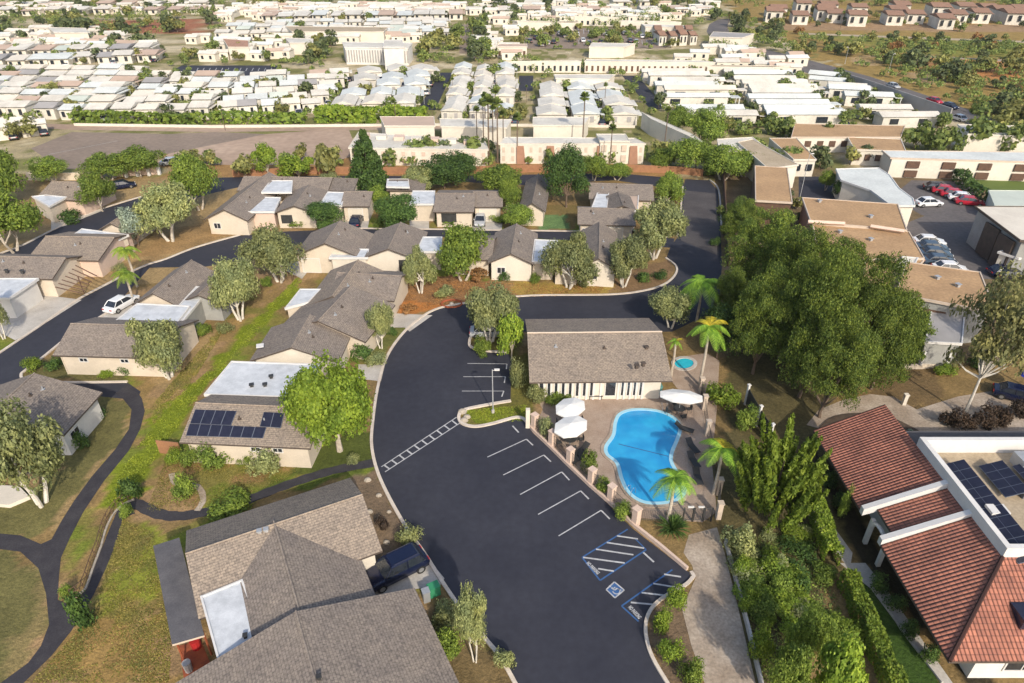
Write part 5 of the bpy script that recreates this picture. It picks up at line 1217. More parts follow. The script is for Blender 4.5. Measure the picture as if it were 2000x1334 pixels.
# tall fan palms in the distance (one shared mesh)
fp=MB(); fp.tube([(0,0,0),(0,0,.9)],[.016,.012],6); fh=MB()
for k in range(60):
    d=Vector(unit_dirs(1,-.5)[0]); d.z*=.8; a=Vector((0,0,.9)); s_=Vector((-d.y,d.x,0)).normalized()*.05
    fh.face([a,a+d*.08-s_,a+d*.13,a+d*.08+s_])
fpm=fp.mesh('trunk',['bark_brown']); fhm=fh.mesh('crown',['leaf_farg'])
def fanpalm(bx,by,ty,label,wd=1.0):
    p=G(bx,by); h=htop(bx,by,ty); e=thing('fan_palm',p,label,'palm tree','tall fan palms'); e.scale=(h*wd*.8,h*wd*.8,h); e.rotation_euler=(0,0,rnd.random()*6)
    for nm,me_ in (('trunk',fpm),('crown',fhm)):
        o=bpy.data.objects.new(nm,me_); C.objects.link(o); o.parent=e
FPL=[(932,285,205),(945,300,190),(955,320,182),(963,290,200),(972,318,188),(983,300,212),(948,262,178),(968,255,170),(940,240,192)]
for i,q in enumerate(sorted(FPL)): fanpalm(*q,ordn(i)+' from the left of the tall palm cluster before the stucco condominiums')
for i,(x,b_,t_) in enumerate(((1137,292,178),(1010,320,218),(1297,290,206),(775,258,192),(846,250,205),(1180,215,160),(605,135,100),(1218,215,190),(1028,200,165),(1255,240,195),(885,190,150),(1330,245,215),(1640,60,20),(1420,60,22),(1060,150,122),(1270,140,118),(1430,145,125),(1190,330,240),(440,255,205))):
    fanpalm(x,b_,t_,'lone tall fan palm '+['before the stairwell condominium','left of the stairwell condominium','by the slanting white block','above the bright trailer park hedge','left of the trailer park access road','in the trailer rows right of centre','left of the white office building','at the head of the dark trailer street','beside the short dark street','right of the dark trailer street','by the long access road','behind the ring road trees','near the red roofed hillside homes','beside the curving road at the top','left on the cream shop row','middle of the cream shop row','right on the cream shop row','in front of the right end of the stairwell condominium','at the far street left of the hedge'][i])
# ---------------- vehicles ----------------
def car_meshes(Lc=4.6,Wc=1.85,Hc=1.48,suv=False):
    # stations along x: (x, half width, bottom, belt)
    l=Lc/2; hw=Wc/2
    st=[(-l,hw*.80,.38,.62),(-l+.12,hw*.93,.28,.86),(-l+.7,hw,.24,.92),(-.4,hw,.24,.93),(.6,hw,.24,.92),(l-.9,hw*.99,.24,.86),(l-.25,hw*.92,.27,.74),(l,hw*.76,.36,.58)]
    if suv: st=[(x,w_,b_+.04,(t+.16)) for x,w_,b_,t in st]
    b=MB()
    rings=[]
    for x,w_,zb,zt in st:
        rings.append([(x,-w_*.92,zb),(x,-w_,(zb+zt)/2),(x,-w_*.95,zt-.05),(x,-w_*.8,zt),(x,w_*.8,zt),(x,w_*.95,zt-.05),(x,w_,(zb+zt)/2),(x,w_*.92,zb)])
    for i in range(len(rings)-1):
        for k in range(8):
            j=(k+1)%8; b.face([rings[i][k],rings[i][j],rings[i+1][j],rings[i+1][k]][::-1])
    b.face(rings[0]); b.face(rings[-1][::-1])
    H=Hc; zb=.92+(.16 if suv else 0)-.02
    x0,x1=(-l+.25,-l+.75) if suv else (-l+.55,-l+1.15)   # rear glass bottom/top
    x2,x3=(.42,1.25) if not suv else (.55,1.25)
    g=MB(); tw=hw*.72; bw=hw*.90
    bot=[(x0,-bw,zb),(x3,-bw,zb),(x3,bw,zb),(x0,bw,zb)]; top=[(x1,-tw,H-.05),(x2,-tw,H-.05),(x2,tw,H-.05),(x1,tw,H-.05)]
    g.hexa(bot,top)
    r=MB(); e=.03
    r.hexa([(x1-.05,-tw-e,H-.06),(x2+.06,-tw-e,H-.06),(x2+.06,tw+e,H-.06),(x1-.05,tw+e,H-.06)],[(x1+.08,-tw*.86,H+.02),(x2-.08,-tw*.86,H+.02),(x2-.08,tw*.86,H+.02),(x1+.08,tw*.86,H+.02)])
    for sg in (-1,1):
        for (xa,za,xb) in ((x0,zb,x1),(x3,zb,x2),((x0+x3)/2-.15,zb,(x1+x2)/2-.1)):
            r.tube([(xa,sg*(bw+.005),za),(xb,sg*(tw+.01),H-.05)],.045,4)
    if suv:
        for sg in (-1,1): r.tube([(x1+.1,sg*tw*.9,H+.06),(x2-.2,sg*tw*.9,H+.06)],.025,4)
    wl=MB(); rim=MB(); sw=[]
    w1=MB(); n_=14; rr=.33 if not suv else .37
    for sgn in (-1,1):
        pass
    def wheel():
        a=MB(); a.tube([(0,-.11,0),(0,.11,0)],rr,14); c=MB(); c.tube([(0,-.118,0),(0,.118,0)],rr*.6,8); return a,c
    a,c=wheel()
    hl=MB(); hl.box((0,0,0),.08,.34,.14); 
    return dict(body=b,glass=g,roof=r,tyre=a,rim=c,head=hl,pos=[(x_,s_*(hw-.10),rr) for x_ in (-l+.85,l-.9) for s_ in (-1,1)],l=l,hw=hw,zb=zb,suv=suv)
_cm={}
def car(bx,by,heading,colr,label,suv=False,group=None,name='parked_car',L_=4.6,soft=False):
    key=(suv,L_,colr,soft)
    if key not in _cm:
        d=car_meshes(L_,1.95 if suv else 1.82,1.78 if suv else 1.46,suv); cm='car_'+colr
        t=thing(name,(0,0,0),'x','car'); 
        obj('body',d['body'].mesh('body',[cm]),None,t); obj('windows',d['glass'].mesh('windows',['glass']),None,t); obj('roof_panel',d['roof'].mesh('roof_panel',['metal_dark' if soft else cm]),None,t)
        ty=d['tyre'].mesh('wheel',['tyre']); ri=d['rim'].mesh('rim',['chrome']); hm=d['head'].mesh('headlight',['lamp_clear']); tm=d['head'].mesh('tail_light',['tail_red'])
        for q in d['pos']:
            w_=obj('wheel',ty,None,t); w_.location=q; r_=obj('rim',ri,None,w_)
        for sg in (-1,1):
            o=obj('headlight',hm,None,t); o.location=(d['l']-.1,sg*d['hw']*.62,d['zb']-.28); o=obj('tail_light',tm,None,t); o.location=(-d['l']+.06,sg*d['hw']*.66,d['zb']-.18)
            m_=MB(); m_.box((.85,sg*(d['hw']+.06),d['zb']+.06),.12,.16,.12); obj('mirror',m_.mesh('mirror',[cm]),None,t)
        _cm[key]=t; o=t
    else: o=copy_tree(_cm[key])
    p=G(bx,by); o.location=(p.x,p.y,.035); o.rotation_euler=(0,0,heading); o.name=name; tag(o,label,'car',group); return o
hd=math.atan2(*(G(835,1090)-G(715,1150)).yx)
car(775,1122,hd+math.pi,'navy','dark blue estate car parked nose to the foreground house on its driveway',True,L_=4.9,name='parked_suv')
car(697,438,R_(90),'navy','dark blue car before the cream garage in the back row'); car(938,436,R_(-92),'silver','silver white car before the garage in the back row',name='parked_car')
car(240,600,R_(70),'white','white car half hidden beside the white roof by the left road'); car(955,655,R_(0),'silver','grey car behind the island tree at the head of the parking bay')
car(1210,455,R_(0),'black','black car under the trees before the detached back row house'); car(240,368,R_(30),'navy','dark car by the wall of the upper left street'); car(338,322,R_(10),'silver','pale car at the edge of the pink car park')
PK=[(1828,372,'black'),(1845,378,'red'),(1862,385,'red'),(1878,392,'white'),(1892,400,'red')]
for i,(x,y,c_) in enumerate(PK): car(x,y,R_(-20),c_,['black car at the far end of the row by the clipped hedge','red car behind the black one in the hedge row','second red car from the far end of the hedge row','white car in the row by the clipped hedge','red car nearest the grey apartment block'][i],group='cars parked along the clipped hedge')
car(1812,402,R_(5),'white','white car alone on the left side of the hedge car park')
for i,(x,y,c_) in enumerate(((1812,478,'white'),(1818,490,'blue'),(1824,502,'blue'),(1832,516,'blue'),(1852,531,'white'))): car(x,y,R_(-8),c_,['white car farthest up the row beside the stepped condominiums','teal blue car second in the row beside the stepped condominiums','teal blue car in the middle of the row beside the stepped condominiums','pale blue car fourth in the row beside the stepped condominiums','white car nearest the orange roof in the condominium row'][i],group='cars parked beside the stepped condominiums')
car(1960,538,R_(0),'navy','navy car behind the orange gravel roof'); car(1975,545,R_(0),'black','black car at the right edge behind the orange gravel roof')
car(1985,780,R_(-30),'navy','navy car at the right edge by the walkway lot')
# ---------------- pool area ----------------
dk=W([(1040,845),(1060,800),(1045,772),(1330,768),(1312,745),(1312,700),(1380,690),(1405,705),(1400,800),(1390,900),(1400,1000),(1372,1020),(1250,1012),(1225,1000),(1185,975),(1150,945),(1105,905)])
mb=MB(); mb.prism(dk,0,.03); struct('pool_deck',mb,'deck')
PO=[(1212,808),(1240,800),(1285,803),(1318,818),(1328,838),(1322,860),(1312,885),(1312,905),(1330,935),(1337,960),(1322,976),(1290,983),(1255,980),(1228,962),(1214,935),(1205,905),(1186,888),(1184,872),(1198,850),(1202,825)]
pw=smooth(W(PO,.05),6,True); pl=thing('swimming_pool',(pw[0][0],pw[0][1],0),'kidney shaped blue swimming pool in the paved pool deck','pool')
mb=MB(); mb.prism(pw,None,.05); part('water',mb,'pool_water',pl)
def ring(pts,w_,z0,z1,name,m_,par):
    mb=MB(); q=list(pts)+[pts[0]]; strip(mb,q,w_/2,z0,z1,0,w_/2); return part(name,mb,m_,par)
ring(pw,.34,.0,.10,'coping','pool_tile',pl); c_=Vector((sum(p[0] for p in pw)/len(pw),sum(p[1] for p in pw)/len(pw)))
ring([tuple(c_+(Vector(p)-c_)*(1+.3/max(1,(Vector(p)-c_).length))) for p in pw],.34,.0,.09,'pool_edge','concrete_warm',pl)
mb=MB(); line(mb,(1208,868),(1305,892),.1,.056); part('floor_line',mb,'paint_blue',pl)
for x,y,rz in ((1297,803,0),(1232,965,2.4)):
    p=G(x,y); m_=MB()
    for s_ in (-.25,.25):
        ca,sa=math.cos(rz),math.sin(rz); f=lambda a,b,z:(p.x+a*ca-b*sa,p.y+a*sa+b*ca,z)
        m_.tube([f(s_,.45,.05),f(s_,.4,.75),f(s_,.1,.95),f(s_,-.25,.7),f(s_,-.35,.0)],.022,5)
    part('ladder',m_,'chrome',pl)
SPA=[(1310+22*math.cos(k*.45)+26,711+12*math.sin(k*.45)) for k in range(14)]
sw_=smooth(W(SPA),3,True); sp=thing('spa',(sw_[0][0],sw_[0][1],0),'small turquoise spa pool at the right end of the clubhouse','pool')
mb=MB(); mb.prism(sw_,None,.05); part('water',mb,'spa_water',sp); ring(sw_,.4,0,.12,'coping','concrete',sp)
def umbrella(x,y,ty,rx,ry,rz,label):
    p=G(x,y); h=2.5; e=thing('pool_umbrella',p,label,'umbrella','white pool umbrellas')
    m_=MB(); m_.tube([(p.x,p.y,0),(p.x,p.y,h)],.03,6); part('pole',m_,'metal_grey',e)
    m_=MB(); n_=8; ca,sa=math.cos(rz),math.sin(rz); R=[]
    for k in range(n_):
        a=6.283*k/n_+.39; X,Y_=rx*math.cos(a),ry*math.sin(a); R.append(Vector((p.x+X*ca-Y_*sa,p.y+X*sa+Y_*ca,h-.32)))
    t_=Vector((p.x,p.y,h+.05))
    for k in range(n_):
        a,b_=R[k],R[(k+1)%n_]; m_.face([a,b_,t_]); m_.face([b_-Vector((0,0,.12)),b_,a,a-Vector((0,0,.12))])
    part('canopy',m_,'umbrella',e); m_=MB()
    for k in range(n_): m_.tube([t_-Vector((0,0,.06)),R[k]-Vector((0,0,.02))],.012,4)
    part('ribs',m_,'metal_grey',e)
    # table and chairs
    t=thing('patio_table',p,'round dark patio table under the '+label,'table'); m_=MB(); m_.tube([(p.x,p.y,.70),(p.x,p.y,.74)],.6,16); part('tabletop',m_,'metal_dark',t)
    for k in range(4):
        m_=MB(); a=k*1.57+.7; m_.tube([(p.x+.45*math.cos(a),p.y+.45*math.sin(a),0),(p.x+.3*math.cos(a),p.y+.3*math.sin(a),.7)],.02,4); part('leg',m_,'metal_dark',t)
    for k in range(4):
        a=k*1.57+.2; chair(p.x+1.05*math.cos(a),p.y+1.05*math.sin(a),a+math.pi,ordn(k)+' dark chair under the '+label)
_ch=[]
def chair(x,y,rz,label):
    if not _ch:
        e=thing('patio_chair',(0,0,0),'x','chair'); m_=MB(); m_.box((0,0,.44),.46,.46,.04); obj('seat',m_.mesh('seat',['metal_dark']),None,e)
        m_=MB(); m_.box((-.24,0,.70),.04,.44,.42,0); m_.box((-.24,0,.46),.05,.46,.1); obj('backrest',m_.mesh('backrest',['metal_dark']),None,e)
        for q in ((-.2,-.2),(-.2,.2),(.2,-.2),(.2,.2)): m_=MB(); m_.tube([(q[0]*1.05,q[1]*1.05,0),(q[0],q[1],.43)],.015,4); obj('leg',m_.mesh('leg',['metal_dark']),None,e)
        for s_ in (-.23,.23): m_=MB(); m_.tube([(-.22,s_,.64),(.2,s_,.64),(.2,s_,.44)],.015,4); obj('armrest',m_.mesh('armrest',['metal_dark']),None,e)
        _ch.append(e); o=e
    else: o=copy_tree(_ch[0])
    o.location=(x,y,.03); o.rotation_euler=(0,0,rz); return tag(o,label,'chair','dark patio chairs')
umbrella(1112,830,0,1.75,1.35,.9,'far white umbrella left of the pool'); umbrella(1113,868,0,1.85,1.4,.8,'near white umbrella left of the pool'); umbrella(1325,808,0,2.2,1.15,-.2,'white umbrella at the right end of the clubhouse')
def lounger(x,y,rz,label,m='metal_dark'):
    p=G(x,y); e=thing('sun_lounger',p,label,'lounger','pool loungers'); ca,sa=math.cos(rz),math.sin(rz)
    f=lambda a,b,z:(p.x+a*ca-b*sa,p.y+a*sa+b*ca,z+.03)
    m_=MB(); m_.hexa([f(-.9,-.3,.28),f(.35,-.3,.28),f(.35,.3,.28),f(-.9,.3,.28)],[f(-.9,-.3,.34),f(.35,-.3,.34),f(.35,.3,.34),f(-.9,.3,.34)]); part('seat',m_,m,e)
    m_=MB(); m_.hexa([f(.36,-.3,.28),f(.95,-.3,.68),f(.95,.3,.68),f(.36,.3,.28)],[f(.36,-.3,.34),f(.92,-.3,.74),f(.92,.3,.74),f(.36,.3,.34)]); part('backrest',m_,m,e)
    for a,b_ in ((-.8,-.27),(-.8,.27),(.3,-.27),(.3,.27)): m_=MB(); m_.tube([f(a,b_,0),f(a,b_,.3)],.02,4); part('leg',m_,'metal_grey',e)
for i,q in enumerate(((1336,842,2.6),(1352,878,1.9),(1354,905,1.8),(1362,938,1.6),(1135,885,.8),(1128,900,.8))): lounger(*q,ordn(i)+' lounger around the pool, '+('on the right shaded deck' if i<4 else 'inside the fence by the umbrellas'))
p=G(1163,779); m_=MB(); e=thing('bench',p,'black bench against the white clubhouse front','bench')
m_.box((p.x,p.y,.45),1.4,.45,.06); part('seat',m_,'metal_dark',e); m_=MB(); m_.box((p.x,p.y+.2,.72),1.4,.05,.4); part('backrest',m_,'metal_dark',e)
for s_ in (-.6,.6): m_=MB(); m_.box((p.x+s_,p.y,.22),.06,.4,.43); part('leg',m_,'metal_dark',e)
p=G(1284,768); m_=MB(); m_.box((p.x,p.y,.5),.7,.6,.9,.1); m_.box((p.x,p.y,.98),.8,.7,.08,.1); solo('storage_bin',m_,'teal_plastic','teal storage bin at the right corner of the clubhouse','bin')
# fence with pillars along the parking bay
fe=thing('pool_fence',G(1150,950),'pink stucco pillar fence with dark rails between the parking and the pool','fence')
FB=[(1039,843),(1073,876),(1108,911),(1150,951),(1188,984),(1236,1029)]
m_=MB(); strip(m_,W([(1028,828)]+FB+[(1290,1072),(1340,1115)]),.22,0,.34,0,.0); part('kerb_wall',m_,'pinkish',fe)
for x,y in FB:
    p=G(x+5,y-5); m_=MB(); m_.box((p.x,p.y,.85),.52,.52,1.7,-.9); m_.box((p.x,p.y,1.76),.62,.62,.12,-.9); part('pillar',m_,'pinkish',fe)
for i in range(len(FB)-1):
    a=G(FB[i][0]+5,FB[i][1]-5); b_=G(FB[i+1][0]+5,FB[i+1][1]-5); m_=MB()
    for z in (.55,1.45): m_.tube([(a.x,a.y,z),(b_.x,b_.y,z)],.02,4)
    for k in range(1,22): q=a.lerp(b_,k/22); m_.tube([(q.x,q.y,.3),(q.x,q.y,1.5)],.010,3,cap=False)
    part('railing',m_,'metal_dark',fe)
p=G(1033,842); m_=MB(); m_.box((p.x-.1,p.y+.6,1.1),.4,.4,2.2); solo('gate_pillar',m_,'cream_pale','single cream pillar at the left end of the pool fence','pillar')
# right pool fence
fe=thing('pool_fence',G(1380,900),'dark railing with cream pillars along the right side of the pool','fence')
RB=[(1372,742),(1374,792),(1383,842),(1380,838),(1402,962),(1404,1010)]
RB=[(1368,765),(1374,800),(1380,850),(1392,905),(1402,965),(1402,1012)]
for x,y in RB: p=G(x,y); m_=MB(); m_.box((p.x,p.y,.85),.4,.4,1.7); m_.box((p.x,p.y,1.74),.5,.5,.1); part('pillar',m_,'fascia_pale',fe)
for i in range(len(RB)-1):
    a=G(*RB[i]); b_=G(*RB[i+1]); m_=MB()
    for z in (.2,1.45): m_.tube([(a.x,a.y,z),(b_.x,b_.y,z)],.02,4)
    for k in range(1,24): q=a.lerp(b_,k/24); m_.tube([(q.x,q.y,.1),(q.x,q.y,1.5)],.010,3,cap=False)
    part('railing',m_,'metal_dark',fe)
# gate at the near end
e=thing('pool_gate',G(1355,1022),'dark metal pool gate with two cream caps at the near end','gate')
for x in (1333,1352,1372,1388): p=G(x,1018); m_=MB(); m_.box((p.x,p.y,.75),.1 if x not in(1352,1372) else .16,.1,1.5); part('post',m_,'metal_dark',e)
for x0,x1 in ((1333,1352),(1352,1372),(1372,1388)):
    m_=MB(); a=G(x0,1018); b_=G(x1,1018)
    for z in (.15,1.4): m_.tube([(a.x,a.y,z),(b_.x,b_.y,z)],.02,4)
    for k in range(1,7): q=a.lerp(b_,k/7); m_.tube([(q.x,q.y,.15),(q.x,q.y,1.4)],.012,3,cap=False)
    part('gate_panel',m_,'metal_dark',e)
for x in (1345,1365): p=G(x,1016); m_=MB(); m_.box((p.x,p.y,1.5),.5,.16,.08); part('cap',m_,'trim_white',e)
e=thing('pool_fence',G(1280,1022),'grey low fence and wall between the pool and the spiky plant','fence')
m_=MB(); a,b_=G(1250,1018),G(1330,1020); m_.tube([(a.x,a.y,1.3),(b_.x,b_.y,1.3)],.02,4); m_.tube([(a.x,a.y,.2),(b_.x,b_.y,.2)],.02,4)
for k in range(24): q=a.lerp(b_,k/23); m_.tube([(q.x,q.y,0),(q.x,q.y,1.3)],.012,3,cap=False)
part('railing',m_,'metal_dark',e)
# white posts and dark screen to the right of the pool
e=thing('screen_fence',G(1480,830),'dark screen fence with tall white posts between pool and juniper','fence')
WPp=[(1455,790),(1478,832),(1500,868)]
for x,y in WPp: p=G(x,y); m_=MB(); m_.box((p.x,p.y,1.2),.2,.2,2.4,.3); m_.box((p.x,p.y,2.44),.3,.3,.1,.3); part('post',m_,'trim_white',e)
for i in range(2): a,b_=G(*WPp[i]),G(*WPp[i+1]); m_=MB(); m_.hexa([(a.x+.02,a.y-.1,.1),(b_.x,b_.y+.1,.1),(b_.x+.05,b_.y+.1,.1),(a.x+.07,a.y-.1,.1)],[(a.x+.02,a.y-.1,2),(b_.x,b_.y+.1,2),(b_.x+.05,b_.y+.1,2),(a.x+.07,a.y-.1,2)]); part('screen',m_,'metal_dark',e)
e=thing('yard_fence',G(1800,710),'brown board fence with white posts before the grey stucco annex','fence')
m_=MB(); strip(m_,W([(1752,718),(1850,712)]),.06,0,1.5); part('boards',m_,'wood_brown',e)
for x in (1752,1795,1845): p=G(x,720); m_=MB(); m_.box((p.x,p.y,1.1),.2,.2,2.2); part('post',m_,'trim_white',e)
m_=MB(); strip(m_,W([(1750,722),(1800,721),(1850,716)]),.35,0,.5,0,0); solo('low_wall',m_,'cream','low cream wall in front of the brown board fence','wall')
p=G(1764,790); m_=MB(); m_.box((p.x,p.y,.6),.35,.35,1.2); m_.box((p.x,p.y,1.24),.45,.45,.1); solo('gate_pillar',m_,'cream_pale','short white pillar beside the curved walkway','pillar')
mb=MB(); mb.prism(smooth(W([(1600,850),(1620,818),(1670,808),(1725,812),(1770,830),(1795,850),(1700,856)]),4,True),0,.12); struct('planting_bed',mb,'mulch')
for i,(x,y) in enumerate(((1687,842),(1778,845))): spiky(x,y,8,['left','right'][i]+' small pale plant in the half round bed behind the tiled roof','leaf_blue',30)
# railing beside the left path
e=thing('path_railing',G(200,1060),'thin wooden handrail curving beside the left asphalt path','railing')
rp=smooth(W([(142,1168),(165,1150),(180,1110),(195,1070),(205,1035),(220,1005),(240,985),(262,975)]),4)
m_=MB(); m_.tube([(x,y,.9) for x,y in rp],.035,4); m_.tube([(x,y,.5) for x,y in rp],.025,4); part('rail',m_,'wood_brown',e)
for q in rp[::2]: m_=MB(); m_.tube([(q[0],q[1],0),(q[0],q[1],.95)],.04,4); part('post',m_,'wood_brown',e)
m_=MB(); p=[(x,y) for x,y in rp]; strip(m_,p,.0,0,.1,0,.16); solo('path_edging',m_,'rock','pale edging stones along the curving handrail','edging')
# street lamps
def lamp(bx,by,ty,label,arm=1):
    p=G(bx,by); h=htop(bx,by,ty); e=thing('street_lamp',p,label,'street lamp'); m_=MB(); m_.tube([(p.x,p.y,0),(p.x,p.y,h)],[.07,.045],8); part('pole',m_,'metal_grey',e)
    m_=MB(); m_.tube([(p.x,p.y,h-.1),(p.x+.35*arm,p.y,h)],.025,5); m_.box((p.x+.45*arm,p.y,h),.5,.22,.12); part('lamp_head',m_,'trim_white',e)
    m_=MB(); m_.tube([(p.x,p.y,0),(p.x,p.y,.35)],.16,8); part('base',m_,'concrete',e)
lamp(963,806,722,'grey street lamp on the grass island between the parking bays')
lamp(1560,395,300,'street lamp right of the salmon roofed condominium'); lamp(1735,142,105,'highway lamp pole among the right hand trees'); lamp(1650,125,92,'highway lamp pole left of the other one',-1)
# wall and fences of the back street
m_=MB(); strip(m_,W([(455,346),(620,340),(850,341),(1000,337),(1200,334),(1330,340),(1372,345)]),.2,0,1.4); solo('board_fence',m_,'wood_orange','long orange board fence behind the back street','fence')
m_=MB(); strip(m_,W([(55,352),(160,352)]),.2,0,1.4); solo('garden_wall',m_,'cream','cream garden wall at the upper left street','wall')
e=thing('panel_wall',G(290,335),'tan panelled wall with white pillars behind the upper left street','wall')
m_=MB(); strip(m_,W([(222,346),(315,340)]),.2,0,1.7); part('panel',m_,'pinkish',e)
for x,y in ((225,347),(248,346),(270,344),(292,343),(312,341)): p=G(x,y); m_=MB(); m_.box((p.x,p.y,1),.5,.5,2.0); part('pillar',m_,'trim_white',e)
m_=MB(); strip(m_,W([(1410,345),(1416,440),(1420,520)]),.12,0,1.6); solo('board_fence',m_,'wood_brown','brown board fence along the right side of the upper ring road','fence')
m_=MB(); strip(m_,W([(1418,1060),(1440,1140),(1465,1240),(1490,1345)]),.0,0,.5,0,.18); solo('low_wall',m_,'concrete','low pale wall along the right side of the concrete path','wall')
m_=MB(); strip(m_,W([(312,885),(355,890)]),.1,0,1.5); solo('board_fence',m_,'wood_orange','short orange board fence left of the solar roofed house','fence')
m_=MB(); strip(m_,W([(215,512),(258,500),(262,470)]),.1,0,1.6); solo('board_fence',m_,'wood_red','red board fence of the left garden','fence')
m_=MB(); strip(m_,W([(1700,1130),(1760,1230),(1840,1334)]),.08,0,.16,0,.08); solo('path_edging',m_,'concrete','pale edging of the dark lawn beside the tiled building','edging')
m_=MB(); strip(m_,W([(1630,162),(1700,185),(1800,222),(1850,240)]),.3,0,3.4); solo('retaining_wall',m_,'grey_far','dark wall below the highway verge above the trailer rows','wall')
m_=MB(); strip(m_,W([(145,246),(420,250),(900,246),(1240,250)]),.3,0,.6); solo('boundary_wall',m_,'cream_far','cream boundary wall along the trailer park street','wall')
# small items
p=G(848,1160); m_=MB(); m_.box((p.x,p.y,.45),.8,.6,.9,.5); m_.box((p.x,p.y,.93),.86,.66,.08,.5); solo('utility_box',m_,'green_plastic','green utility box in the kerbside bed','utility box')
p=G(833,1172); m_=MB(); m_.box((p.x,p.y,.5),.5,.5,1.0,.4); m_.box((p.x,p.y,1.03),.56,.56,.07,.4); solo('rubbish_bin',m_,'metal_grey','grey bin beside the green utility box','bin')
m_=MB(); c=G(882,594); m_.tube([(c.x+1.3*math.cos(k*.35),c.y+1.0*math.sin(k*.35),.08) for k in range(19)],.14,6); solo('mulch_ring',m_,'wood_red','red brick ring at the inner kerb above the concrete drive','edging')
m_=MB(); m_.dome((c.x,c.y,0),.32,.28,.3,8,3); solo('boulder',m_,'rock','pale boulder inside the red brick ring','rock')
for i,(x,y,s_) in enumerate(((718,938,.35),(740,968,.28),(722,1000,.3),(700,1065,.4),(760,1000,.22),(755,1060,.3),(903,805,.5),(912,815,.4),(906,822,.45))):
    p=G(x,y); m_=MB(); m_.dome((p.x,p.y,0),s_,s_*.8,s_*.8,7,3); solo('boulder',m_,'rock',ordn(i)+' pale boulder, '+('on the gravel bed beside the foreground roof' if i<6 else 'at the tip of the grass island'),'rock','pale boulders')
p=G(1998,770); m_=MB(); 
for k in range(8):
    a,b_=6.283*k/8,6.283*(k+1)/8; m_.face([(p.x+1.1*math.cos(a),p.y+1.1*math.sin(a),2.3),(p.x+1.1*math.cos(b_),p.y+1.1*math.sin(b_),2.3),(p.x,p.y,2.9)])
e=thing('blue_umbrella',p,'bright blue sunshade at the right edge above the walkway','umbrella'); part('canopy',m_,'canvas_blue',e); m_=MB(); m_.tube([(p.x,p.y,0),(p.x,p.y,2.8)],.04,6); part('pole',m_,'metal_grey',e)
p=G(1185,852); 
# pergola of the left edge house
e=thing('pergola',G(150,575),'grey brown patio pergola at the right end of the left edge house','pergola')
for x,y in ((112,560),(150,520),(165,575),(185,540)): p=G(x,y); m_=MB(); m_.tube([(p.x,p.y,0),(p.x,p.y,2.6)],.08,4); part('post',m_,'wood_brown',e)
for k in range(7):
    t=k/6; a=G(108+40*t,560-42*t,2.7); b_=G(160+28*t,572-34*t,2.7); m_=MB(); m_.tube([(a.x,a.y,2.65),(b_.x,b_.y,2.65)],.09,4); part('beam',m_,'wood_brown',e)
# patio clutter behind the foreground house
for i,(x,y,nm,mt,lab,s_) in enumerate(((385,1265,'rubbish_bin','tail_red','red bin under the grey carport roof',.5),(370,1310,'rubbish_bin','metal_grey','round grey bin in the red patio',.4))):
    p=G(x,y); m_=MB(); m_.tube([(p.x,p.y,.04),(p.x,p.y,.9)],[s_*.6,s_*.7],10); solo(nm,m_,mt,lab,'bin')
